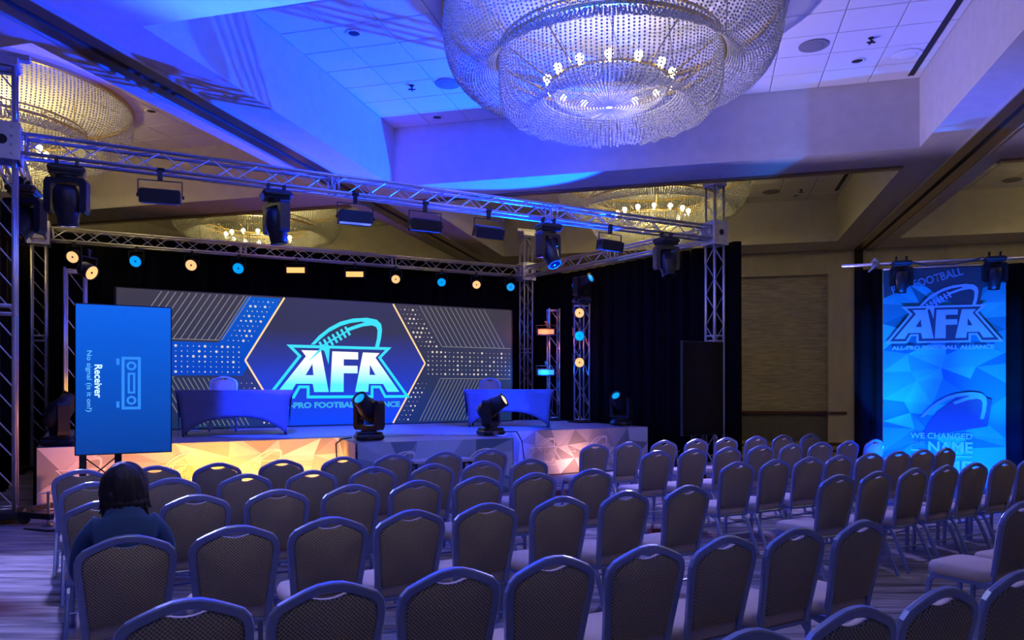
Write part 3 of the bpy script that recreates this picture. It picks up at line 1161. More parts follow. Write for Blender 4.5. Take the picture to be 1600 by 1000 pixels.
icon += [annulus(.067, .19, .05, .024), annulus(.067, -.19, .05, .024), line_poly((-.065, .27), (-.065, .2), .03), line_poly((-.065, -.27), (-.065, -.2), .03)]
flat(icon, 'receiver_icon', M['tvicon'], tv, -.036, cz=zc - .04)
lettering('Receiver', 'lettering', M['tvbold'], tv, (-.29, -.036, zc + .0), .36, .075, .02, roll=pi / 2)
lettering('No signal (is it on?)', 'lettering', M['tvtext'], tv, (-.375, -.036, zc + .0), .66, .062, .006, roll=pi / 2)
for o in tv.children:
    if o.name.startswith('lettering'):
        o.location.z = zc - .02 if 'Rec' in o.name else zc - .02
screen((3.33, 13.0, 0), R(29), 'upright dark switched-off screen in front of the right tower', False, .84)

# ================================================================== TABLES AND STAGE CHAIRS
def spandex_table(loc, rotz, label, L=1.86, D=.75, H=.77):
    t = thing('draped_table', label, 'table', loc, rotz)
    mb = MB()
    n, m = 20, 8
    hem = .30

    def face(P0, P1, out, name):
        """one stretched side: straight at the table edge, drawn in at the middle, hem arched between the feet"""
        vs, fs = [], []
        P0 = Vector(P0); P1 = Vector(P1); out = Vector(out)
        for i in range(n + 1):
            s = i / n
            e = 2 * s - 1
            zb = .012 + hem * (1 - abs(e) ** 2.6)
            for k in range(m + 1):
                v = k / m
                z = zb + (H - zb) * v
                g = z / H
                pin = .12 * (1 - g ** 3)
                x = P0.lerp(P1, s)
                c = P0.lerp(P1, .5)
                along = (x - c) * (1 - pin * .9)
                q = c + along - out * (.045 * (1 - g ** 3))
                vs.append((q.x, q.y, z))
        for i in range(n):
            for k in range(m):
                a = i * (m + 1) + k
                fs.append((a, a + m + 1, a + m + 2, a + 1))
        o = MB().add(vs, fs).obj(name, M['cloth'], t, True)
        s_ = o.modifiers.new('thickness', 'SOLIDIFY'); s_.thickness = .004
    face((-L / 2, -D / 2, 0), (L / 2, -D / 2, 0), (0, -1, 0), 'cloth_side')
    face((L / 2, -D / 2, 0), (L / 2, D / 2, 0), (1, 0, 0), 'cloth_side')
    face((L / 2, D / 2, 0), (-L / 2, D / 2, 0), (0, 1, 0), 'cloth_side')
    face((-L / 2, D / 2, 0), (-L / 2, -D / 2, 0), (-1, 0, 0), 'cloth_side')
    MB().cbox(-L / 2 - .002, L / 2 + .002, -D / 2 - .002, D / 2 + .002, H - .03, H + .004, .008).obj('table_top', M['cloth'], t)
    for x in (-L / 2 + .12, L / 2 - .12):
        for y in (-D / 2 + .1, D / 2 - .1):
            MB().tube((x * 1.0, y, .0), (x, y, H - .03), .016, 8).obj('leg', M['blackmetal'], t)
    return t


spandex_table((-4.75, 12.78, SH), R(19), 'table under a stretch cover on the left of the stage beside the blue screen')
spandex_table((-.05, 15.55, SH), R(-4), 'bright blue-lit table under a stretch cover on the right of the stage')


# ================================================================== BANQUET CHAIRS
FACE = R(29.0)


def chair_meshes():
    me = {}
    tilt = .19

    def B(u, v, d=0.0):
        return (u, -.20 - (v - .46) * tilt + d, v)
    N = Vector((0, -1, -tilt)).normalized()
    half = [(.178, .40), (.186, .52), (.200, .66), (.211, .76), (.212, .805), (.203, .838), (.182, .862), (.140, .882), (.090, .903), (.045, .917), (0, .921)]
    pts = [B(u, v) for u, v in half] + [B(-u, v) for u, v in reversed(half[:-1])]
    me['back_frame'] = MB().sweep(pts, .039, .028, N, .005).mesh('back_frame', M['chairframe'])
    # padded panel: outline follows the frame and dips under the hand hold
    ph = [(.155, .475), (.168, .52), (.183, .66), (.194, .76), (.195, .80), (.186, .825), (.165, .846), (.125, .865), (.092, .880), (.072, .886), (.052, .880), (.026, .873), (0, .871)]
    out = ph + [(-u, v) for u, v in reversed(ph[:-1])]
    n = len(out)
    cv = .67

    def pad(name, d0, d1, d2, m):
        vs = [B(u, v, d0) for u, v in out] + [B(u, v, d1) for u, v in out] + [B(u * .93, cv + (v - cv) * .95, d2) for u, v in out] + [B(0, cv, d2 * 1.06)]
        fs = []
        for k in (0, n):
            for i in range(n):
                j = (i + 1) % n
                f = (k + i, k + j, k + n + j, k + n + i)
                fs.append(f)
        c = 3 * n
        for i in range(n):
            fs.append((2 * n + i, 2 * n + (i + 1) % n, c))
        if d1 > 0:
            fs = [tuple(reversed(f)) for f in fs]
        return MB().add(vs, fs).mesh(name, m, True)
    me['back_panel'] = pad('back_panel', 0, -.010, -.020, M['backfab'])
    me['back_cushion'] = pad('back_cushion', 0, .022, .040, M['seatfab'])
    # seat cushion
    q = [(-.20, -.20), (.20, -.20), (.222, -.12), (.225, .15), (.20, .215), (.14, .235), (-.14, .235), (-.20, .215), (-.225, .15), (-.222, -.12)]
    k = len(q)
    vs, fs = [], []
    for sc, z in ((.94, .402), (1.0, .412), (1.0, .452), (.96, .474), (.86, .484)):
        vs += [(x * sc, (y - .01) * sc + .01, z) for x, y in q]
    vs.append((0, 0, .488))
    for r_ in range(4):
        for i in range(k):
            fs.append((r_ * k + i, r_ * k + (i + 1) % k, (r_ + 1) * k + (i + 1) % k, (r_ + 1) * k + i))
    for i in range(k):
        fs.append((4 * k + i, 4 * k + (i + 1) % k, 5 * k))
    fs.append(tuple(reversed(range(k))))
    me['seat'] = MB().add(vs, fs).mesh('seat', M['seatfab'], True)
    # side frames under the seat
    sf_ = MB()
    for s in (-1, 1):
        sf_.sweep([(s * .195, -.20, .40), (s * .197, .0, .392), (s * .197, .20, .392)], .032, .027, (1, 0, 0), .005)
    sf_.cbox(-.195, .195, .165, .19, .378, .402, .005).cbox(-.195, .195, -.195, -.17, .378, .402, .005)
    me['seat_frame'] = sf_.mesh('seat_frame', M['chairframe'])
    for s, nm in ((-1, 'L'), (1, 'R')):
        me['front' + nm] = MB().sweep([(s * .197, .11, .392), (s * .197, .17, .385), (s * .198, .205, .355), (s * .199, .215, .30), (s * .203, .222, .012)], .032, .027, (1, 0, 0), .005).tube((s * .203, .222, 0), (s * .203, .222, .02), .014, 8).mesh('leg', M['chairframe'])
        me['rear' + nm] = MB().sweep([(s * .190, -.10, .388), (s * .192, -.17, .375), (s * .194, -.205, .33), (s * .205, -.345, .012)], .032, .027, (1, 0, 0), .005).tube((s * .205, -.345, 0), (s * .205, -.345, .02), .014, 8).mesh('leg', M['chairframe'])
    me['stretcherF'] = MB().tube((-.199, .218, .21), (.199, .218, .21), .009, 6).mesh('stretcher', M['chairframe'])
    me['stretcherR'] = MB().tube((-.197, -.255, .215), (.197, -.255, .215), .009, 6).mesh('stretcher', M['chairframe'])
    return me


CHM = chair_meshes()
PARTS = [('back_frame', 'back_frame'), ('back_panel', 'backrest'), ('back_cushion', 'back_cushion'), ('seat', 'seat'), ('seat_frame', 'seat_frame'),
         ('frontL', 'leg'), ('frontR', 'leg'), ('rearL', 'leg'), ('rearR', 'leg'), ('stretcherF', 'stretcher'), ('stretcherR', 'stretcher')]


def chair(loc, rotz, label, group, scale=1.0):
    c = thing('banquet_chair', label, 'chair', loc, rotz, group)
    c.scale = (scale,) * 3
    for key, nm in PARTS:
        link(nm, CHM[key], c)
    return c


ORD = ['first', 'second', 'third', 'fourth', 'fifth', 'sixth', 'seventh', 'eighth', 'ninth', 'tenth']
# start of each row (point under the top of the first chair's back), then each chair's distance along the row
ROWS = [
    ('in the left block, row nearest the stage', (-3.88, 6.69), 31.3, [0, .60, 1.16, 1.78, 2.42, 3.00, 3.63, 4.25]),
    ("in the left block's second row from the stage", (-3.28, 5.81), 29.1, [0, .56, 1.14, 1.71, 2.28, 2.88, 3.42, 3.97]),
    ("in the left block's third row from the stage", (-2.68, 4.85), 29.1, [0, .57, 1.12, 1.67, 2.20, 2.75, 3.30, 3.90]),
    ("in the left block's fourth row, behind it the nearest rows", (-1.93, 3.72), 30.2, [0, .52, 1.03, 1.53, 2.05, 2.62, 3.18, 3.78]),
    ('in the long row nearest the camera but one', (-1.14, 2.60), 26.5, [0, .50, 1.00, 1.48, 1.99, 2.47, 2.96, 3.46, 4.98, 5.48]),
    ('in the row at the bottom right corner', (.72, 2.27), 28.7, [0, .50, 1.0, 1.52]),
    ('in the right block, row nearest the stage', (1.10, 9.78), 29.7, [0, .56, 1.19, 1.80, 2.39, 3.02, 3.60, 4.24]),
    ("in the right block's second row from the stage", (1.70, 8.70), 28.6, [0, .57, 1.14, 1.71, 2.27, 2.84, 3.41, 3.98]),
    ("in the right block's third row, ending before the banner", (2.26, 7.41), 29.1, [0, .54, 1.05, 1.54, 2.07, 2.58, 3.05, 3.52]),
    ("in the right block's row with splayed legs in full view", (2.78, 6.31), 29.5, [0, .52, 1.07, 1.57, 2.06, 2.60, 3.10]),
]
jit = random.Random(5)
for ri, (where, (x0, y0), ang, ds) in enumerate(ROWS):
    for k, d in enumerate(ds):
        a = R(ang)
        x, y = x0 + d * cos(a), y0 + d * sin(a)
        rz = FACE + R(jit.uniform(-2.5, 2.5))
        # the top of the back stands .285 behind the seat's centre
        loc = (x - sin(rz) * .287, y + cos(rz) * .287, 0)
        cc = chair(loc, rz, f'banquet chair, {ORD[k]} from left {where}', 'banquet chairs in rows facing the stage')
        if ri == 3 and k == 0:
            person_chair = (loc, rz)
chair((-5.35, 13.75, SH), R(180 + 19), 'pale banquet chair behind the table on the left of the stage', 'chairs on the stage', 1.1)
chair((-.52, 16.55, SH), R(180 - 4), 'pale banquet chair behind the bright blue table on the stage', 'chairs on the stage', 1.1)

# ================================================================== STAGE LIGHTS
def moving_head(loc, rotz, label, hung=False, tilt=0.0, pan=0.0, lens='lens', s=1.0, group=None):
    """upright on its base or hung from a truss; tilt leans the head towards local -y"""
    rot = (pi, 0, rotz) if hung else (0, 0, rotz)
    h = thing('moving_head_light', label, 'stage light', loc, 0, group, rot)
    h.scale = (s, s, s)
    MB().cbox(-.21, .21, -.17, .17, .015, .10, .03).cbox(-.19, .19, -.15, .15, .10, .135, .02).obj('base', M['black'], h)
    P = Matrix.Rotation(pan, 4, 'Z')
    MB().box(-.05, .05, -.172, -.165, .03, .075).obj('display', M['lens'], h)
    mb = MB().lathe([(.12, .135), (.12, .16)], 20, M=P)
    arm = [(-.245, .21), (-.215, .16), (.215, .16), (.245, .21), (.245, .56), (.22, .60), (.175, .60), (.165, .56), (.165, .25), (.14, .225), (-.14, .225), (-.165, .25), (-.165, .56), (-.175, .60), (-.22, .60), (-.245, .56)]
    mb.prism(arm, -.075, .075, P)
    mb.obj('yoke', M['black'], h)
    HM = P @ Matrix.Translation((0, 0, .47)) @ Matrix.Rotation(tilt, 4, 'X')
    hd = MB().lathe([(.05, -.235), (.11, -.22), (.145, -.15), (.155, -.03), (.15, .08), (.125, .16), (.115, .27), (.108, .275)], 20, M=HM).obj('head', M['black'], h, True)
    MB().lathe([(.118, .255), (.122, .262), (.122, .285), (.104, .288), (.100, .27)], 20, M=HM, cap1=False).obj('bezel', M['blackmetal'], hd)
    MB().lathe([(.102, .268), (.07, .281), (.02, .287)], 20, M=HM).obj('lens', M[lens], hd, True)
    fin = MB()
    for k in range(5):
        fin.cbox(-.10, .10, -.158 + .0, -.145, -.16 + k * .035, -.145 + k * .035, .003, M=HM)
    fin.obj('cooling_fin', M['blackmetal'], hd)
    if hung:
        for x in (-.11, .11):
            MB().cbox(x - .02, x + .02, -.03, .03, -.075, .015, .006).tube((x, -.045, -.08), (x, .045, -.08), .022, 8).obj('clamp', M['blackmetal'], h)
    d = HM.to_3x3() @ Vector((0, 0, 1))
    p = HM @ Vector((0, 0, .32))
    m = Matrix.Translation(loc) @ Euler(rot).to_matrix().to_4x4() @ Matrix.Scale(s, 4)
    return h, m @ p, (m.to_3x3() @ d).normalized()


SZ = .0
# on the stage floor
h, p, d = moving_head((-6.33, 10.38, SH), R(15), 'moving head light on the stage corner at far left with a yellow lens glint', tilt=R(-35), pan=R(-60), lens='g_yellow')
h, pA, d = moving_head((-2.2, 11.42, SH), R(20), 'moving head light with cyan lens at the front corner of the stage extension', tilt=R(52), pan=R(-50), lens='g_cyan', s=1.02)
h, pB, d = moving_head((-.36, 12.62, SH), R(30), 'moving head light aimed to the upper right beside the blue table', tilt=R(60), pan=R(42), lens='g_soft')
h, pC, d = moving_head((2.32, 15.78, SH), R(10), 'moving head light with cyan lens at the right end of the stage', tilt=R(51), pan=R(-50), lens='g_cyan', s=1.0)

fd = (FR - FL).normalized()
FA = math.atan2(fd.y, fd.x)
fnear = Vector((fd.y, -fd.x, 0))


def on_front(t, z=ZT - CH - .1, off=CH):
    q = FL + fd * t + fnear * off
    return (q.x, q.y, z)


bd = (BKR - BKL).normalized()
BA = math.atan2(bd.y, bd.x)


def on_back(t, z, off=0.0):
    q = BKL + bd * t + Vector((bd.y, -bd.x, 0)) * off
    return (q.x, q.y, z)


rdv = (FR - BKR).normalized()


def on_right(t, z):
    q = BKR + rdv * t
    return (q.x, q.y, z)


k_ = 1.055
fh = []
for t, rz, tl, pn, ln, lab in [
        (.68, 0, R(12), R(15), 'lens', 'big black moving head hung at the left end of the front truss'),
        (3.25, 0, R(10), R(70), 'lens', 'moving head hung on the front truss third from left among its fixtures'),
        (7.77, 0, R(30), R(160), 'lens', 'blue-edged moving head hung on the front truss right of centre'),
        (10.34, 0, R(20), R(190), 'lens', 'moving head hung at the right end of the front truss')]:
    fh.append(moving_head(on_front(t), FA, lab, True, tl, pn, ln, 1.0, 'moving heads on the front truss'))
# on the left side truss, on top of the right tower, on the right truss
ld = (BKL - FL).normalized()
q = FL + ld * 1.25
moving_head((q.x + .105, q.y + .058, ZT - CH - .1), R(110), 'moving head hung beside the left truss tower', True, R(40), R(-70), 'lens', 1.1)


def cyc(loc, rotz, label, tilt=0.0):
    c = thing('flood_light', label, 'stage light', loc, rotz, 'flood lights on the front truss')
    MB().cbox(-.03, .03, -.03, .03, -.05, .08, .006).tube((-.05, 0, .09), (.05, 0, .09), .03, 8).obj('clamp', M['blackmetal'], c)
    MB().cbox(-.27, .27, -.012, .012, -.062, -.05, .003).cbox(-.275, -.262, -.012, .012, -.27, -.05, .003).cbox(.262, .275, -.012, .012, -.27, -.05, .003).obj('bracket', M['blackmetal'], c)
    T = Matrix.Translation((0, 0, -.26)) @ Matrix.Rotation(tilt, 4, 'X')
    MB().cbox(-.25, .25, -.07, .07, -.09, .09, .02, M=T).obj('housing', M['black'], c)
    MB().box(-.235, .235, -.055, .055, -.095, -.091, M=T).obj('lamp_face', M['lensgrey'], c)
    MB().box(-.25, .25, -.09, -.078, -.10, .07, M=T).box(-.25, .25, .078, .09, -.10, .07, M=T).obj('barn_door', M['blackmetal'], c)
    for x in (-.285, .275):
        MB().tube((x, 0, -.26), (x + .02, 0, -.26), .025, 8).obj('tilt_knob', M['blackmetal'], c)
    return c


for k, (t, tl) in enumerate([(1.75, 8), (4.40, -4), (5.52, 5), (6.63, 20), (9.06, 10)]):
    cyc(on_front(t, ZT - CH - .09), FA + R(4 * (k - 2)), f'black flood light on the front truss, {ORD[k]} flood light from the left', R(tl))


def par(loc, rotz, label, lens, tilt=R(20), r=.11, group='round lights on the back truss', hung=True):
    c = thing('par_light', label, 'stage light', loc, rotz, group)
    T = Matrix.Rotation(pi / 2 + tilt, 4, 'X')
    MB().lathe([(r * .75, -.13), (r * .95, -.10), (r * 1.02, .06), (r * 1.02, .075), (r * .93, .075), (r * .9, .06)], 22, M=T, cap1=False).obj('can', M['black'], c, True)
    f = MB().lathe([(r * .92, .058), (r * .92, .064)], 22, M=T).obj('lens', M[lens], c)
    MB().lathe([(r * .16, .064), (r * .14, .07)], 10, M=T).obj('lens_hub', M['black'], c)
    k = 1 if hung else -1
    MB().cbox(-r - .03, -r - .015, -.02, .02, min(0, k * .2), max(0, k * .2), .003).cbox(r + .015, r + .03, -.02, .02, min(0, k * .2), max(0, k * .2), .003).cbox(-r - .03, r + .03, -.02, .02, k * .2 - .01, k * .2 + .005, .003).obj('yoke', M['blackmetal'], c)
    if hung:
        MB().cbox(-.02, .02, -.025, .025, .2, .27, .005).tube((-.025, 0, .28), (.025, 0, .28), .03, 8).obj('clamp', M['blackmetal'], c)
    d = Vector((0, -cos(tilt), -sin(tilt)))
    d.rotate(Euler((0, 0, rotz)))
    return c, Vector(loc) + d * .15, d


def blinder(loc, rotz, label, lens, tilt=R(15), w=.36, h=.11, group=None, hung=True):
    c = thing('led_bar_light', label, 'stage light', loc, rotz, group)
    T = Matrix.Rotation(tilt, 4, 'X')
    MB().cbox(-w / 2 - .03, w / 2 + .03, -.03, .08, -h / 2 - .03, h / 2 + .03, .012, M=T).obj('housing', M['black'], c)
    MB().box(-w / 2, w / 2, -.034, -.031, -h / 2, h / 2, M=T).obj('lamp_face', M[lens], c)
    MB().cbox(-w / 2 - .05, -w / 2 - .035, -.0, .04, -.02, .16, .003).cbox(w / 2 + .035, w / 2 + .05, .0, .04, -.02, .16, .003).cbox(-w / 2 - .05, w / 2 + .05, .0, .04, .15, .165, .003).obj('bracket', M['blackmetal'], c)
    MB().cbox(-.02, .02, 0, .05, .165, .24, .005).tube((-.025, .02, .25), (.025, .02, .25), .03, 8).obj('clamp', M['blackmetal'], c)
    d = Vector((0, -cos(tilt), -sin(tilt)))
    d.rotate(Euler((0, 0, rotz)))
    return c, Vector(loc) + d * .12, d


zb = ZT - CH - .30
blues, warms = [], []
names = [('warm', .60), ('blue', 1.71), ('warm', 2.76), ('blue', 3.70), ('amber', 4.91), ('amber', 6.25), ('warm', 7.25), ('blue', 8.42), ('warm', 9.36), ('blue', 10.32)]
for k, (c_, t) in enumerate(names):
    if c_ == 'amber':
        lab = 'glowing amber bar light on the back truss, ' + ('left of the pair' if k == 4 else 'right of the pair')
        o, p, d = blinder(on_back(t, zb + .03, .14), BA - R(26), lab, 'g_amber', R(5), .40, .12, 'amber bars on the back truss')
        warms.append((p, d))
    else:
        lab = f'round {"warm white" if c_ == "warm" else "blue"} par light on the back truss, {ORD[k]} light from the left'
        o, p, d = par(on_back(t, zb - .0, .12), BA - R(22), lab, 'g_warm' if c_ == 'warm' else 'g_blue', R(22), .125 if k < 4 else .11)
        (warms if c_ == 'warm' else blues).append((p, d))

# small light towers standing on the stage
def light_tower(loc, h, label, ang=20):
    root = thing('light_tower', label, 'truss tower', loc, R(ang))
    up = Matrix.Translation((0, 0, .03)) @ Matrix(((0, 1, 0, 0), (0, 0, 1, 0), (1, 0, 0, 0), (0, 0, 0, 1)))
    lattice(root, h - .03, up, round(h / .34), half=.125, r=.02, rb=.008)
    MB().cbox(-.25, .25, -.25, .25, 0, .03, .008).obj('base_plate', M['blackmetal'], root)
    return root


tl = light_tower((-6.38, 10.85, SH), 2.55, 'dark light tower on the left of the stage behind the blue screen', 25)
par((-6.02, 10.55, 3.33), R(75), 'tilted amber par light on top of the left light tower', 'g_amber', R(25), .11, 'lights on the stage light towers')
tm = light_tower((1.02, 18.3, SH), 2.75, 'small light tower with two bar lights behind the blue table', 10)
tr = light_tower((1.62, 17.2, SH), 2.75, 'small light tower with three round lights at the right of the stage', 25)
blinder((.82, 17.95, 3.02), R(2), 'glowing orange-red bar light on the small light tower', 'g_red', 0, .38, .11, 'lights on the stage light towers')
blinder((.82, 17.95, 2.04), R(2), 'glowing bright blue bar light on the small light tower', 'g_bluebar', 0, .38, .11, 'lights on the stage light towers')
for z, c_, lab in ((3.36, 'g_warm', 'upper warm round light on the right light tower'), (2.84, 'g_blue', 'bright blue round light in the middle of the right light tower'), (2.24, 'g_warm', 'lower warm round light on the right light tower')):
    par((1.52, 16.84, z), R(5), lab, c_, R(2), .115, 'lights on the stage light towers')
moving_head((1.62, 17.2, SH + 2.76), R(5), 'moving head light standing on top of the right light tower', tilt=R(70), pan=R(40), lens='g_cyan')

# ================================================================== DRAPES
def drape_line(p, q, z0, z1, label, amp=.05, per=.32):
    d = (q - p)
    L = d.length
    o = cloth(wavy(0, L, z0, z1, amp, per, nz=4), 'drape', M['drape'], None, .01)
    o.location = (p.x, p.y, 0)
    o.rotation_euler = (0, 0, math.atan2(d.y, d.x))
    return tag(o, label, 'drape', 'black drapes of the rig')


nb = Vector((-bd.y, bd.x, 0))
nr = Vector((-rdv.y, rdv.x, 0))
nl = Vector((ld.y, -ld.x, 0))
drape_line(BKL - bd * .7 + nb * .36, BKR + bd * 1.3 + nb * .36, .02, ZT + .13, 'black drape hanging behind the LED wall')
drape_line(BKR - rdv * .1 + nr * .36, FR + rdv * .32 + nr * .36, .02, ZT - .14, 'black drape closing off the right side of the stage')
drape_line(FL + ld * 1.0 - nl * .34, BKL + ld * .1 - nl * .34, .02, ZT - .14, 'black drape closing off the left side of the stage')

# ================================================================== BANNER AT THE RIGHT
BAN = R(-18)
bc = Vector((6.27, 10.8, 0))
BW, BH = 1.58, 3.43
fr = thing('pipe_stand', 'aluminium pipe stand holding the tall blue banner', 'stand', (bc.x, bc.y + .08, 0), BAN)
MB().tube((-1.32, 0, 3.52), (1.65, 0, 3.52), .025, 10).obj('cross_pipe', M['alu'], fr, True)
for x in (-.86, 1.25):
    MB().tube((x, .05, .02), (x, .05, 3.62), .024, 10).cbox(x - .25, x + .25, -.2, .3, 0, .02, .005).obj('upright', M['alu'], fr, True)
    MB().cbox(x - .05, x + .05, -.04, .09, 3.46, 3.58, .01).tube((x, -.06, 3.50), (x - .1, -.06, 3.40), .016, 6).obj('pipe_clamp', M['steel'], fr)
ban = thing('banner', 'tall hanging banner with football logo lit blue and cyan', 'banner', (bc.x, bc.y, 0), BAN)
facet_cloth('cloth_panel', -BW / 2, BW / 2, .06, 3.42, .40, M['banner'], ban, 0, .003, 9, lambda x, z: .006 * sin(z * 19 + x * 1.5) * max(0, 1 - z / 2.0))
MB().tube((-BW / 2, 0, 3.43), (BW / 2, 0, 3.43), .014, 8).obj('top_rod', M['alu'], ban, True)
flat([[(-.78, 3.0), (-.30, 3.22), (.0, 2.95), (.45, 2.8), (.5, 3.1), (.78, 3.2), (.78, 3.41), (-.78, 3.41)]], 'dark_field', M['print3'], ban, -.018)
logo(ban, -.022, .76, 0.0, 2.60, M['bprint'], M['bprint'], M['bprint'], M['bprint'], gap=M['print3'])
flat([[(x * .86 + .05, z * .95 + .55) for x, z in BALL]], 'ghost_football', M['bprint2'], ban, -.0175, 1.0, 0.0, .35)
flat([[(-.3, .95), (.56, 1.12), (.62, 1.5), (.3, 1.62), (-.1, 1.3)]], 'dark_field', M['print3'], ban, -.0168)
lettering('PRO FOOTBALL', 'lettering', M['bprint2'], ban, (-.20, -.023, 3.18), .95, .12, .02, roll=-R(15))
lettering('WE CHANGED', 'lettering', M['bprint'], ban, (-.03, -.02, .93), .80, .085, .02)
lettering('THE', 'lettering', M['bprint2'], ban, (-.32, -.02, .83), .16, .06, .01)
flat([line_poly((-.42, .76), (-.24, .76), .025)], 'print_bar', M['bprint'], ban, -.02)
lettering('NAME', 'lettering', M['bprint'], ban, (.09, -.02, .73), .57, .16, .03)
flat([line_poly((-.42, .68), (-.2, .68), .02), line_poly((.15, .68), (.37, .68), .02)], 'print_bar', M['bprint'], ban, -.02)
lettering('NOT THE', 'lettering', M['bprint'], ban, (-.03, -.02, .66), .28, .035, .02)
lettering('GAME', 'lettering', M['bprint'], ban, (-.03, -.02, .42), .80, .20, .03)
for s, lab in ((-1, 'black drape at the left side of the tall banner'), (1, 'black drape at the right side of the tall banner')):
    x0, x1 = (-1.17, -.80) if s < 0 else (.80, 1.62)
    o = cloth(wavy(x0, x1, .02, 3.44, .035, .2, nz=4, off=.03), 'drape', M['drape'], None, .008)
    o.location = (bc.x, bc.y, 0)
    o.rotation_euler = (0, 0, BAN)
    tag(o, lab, 'drape', 'black drapes beside the banner')


def ban_pt(x, y, z):
    v = Vector((x, y, 0))
    v.rotate(Euler((0, 0, BAN)))
    return (bc.x + v.x, bc.y + v.y, z)


moving_head(ban_pt(-.58, -.20, 3.56 - .04), BAN, 'moving head hung on the banner pipe, left of the pair', True, R(15), 0, 'lens', .62, 'moving heads above the banner')
moving_head(ban_pt(.60, -.20, 3.56 - .04), BAN, 'moving head hung on the banner pipe, right of the pair', True, R(15), 0, 'lens', .62, 'moving heads above the banner')
cab = MB().path([ban_pt(-.44, -.16, 3.50), ban_pt(-.25, -.16, 3.44), ban_pt(.1, -.16, 3.44), ban_pt(.35, -.16, 3.48), ban_pt(.47, -.16, 3.52)], .011, 6).obj('power_cable', M['cable'])
tag(cab, 'black cable slung between the two lights above the banner', 'cable')

# ================================================================== PERSON
def skin_mesh(name, verts, edges, radii, m, parent, root=0, sub=2):
    me = bpy.data.meshes.new(name)
    me.from_pydata(verts, edges, [])
    o = link(name, me, parent)
    s = o.modifiers.new('skin', 'SKIN')
    for i, r in enumerate(radii):
        d = me.skin_vertices[0].data[i]
        d.radius = r if isinstance(r, tuple) else (r, r)
        d.use_root = (i == root)
    s.use_smooth_shade = True
    u = o.modifiers.new('sub', 'SUBSURF')
    u.levels = sub
    u.render_levels = sub
    me.materials.append(m)
    return o


def chain(V, E, Rr, pts, start=None):
    prev = start
    for p, r in pts:
        V.append(p); Rr.append(r)
        if prev is not None: E.append((prev, len(V) - 1))
        prev = len(V) - 1
    return prev


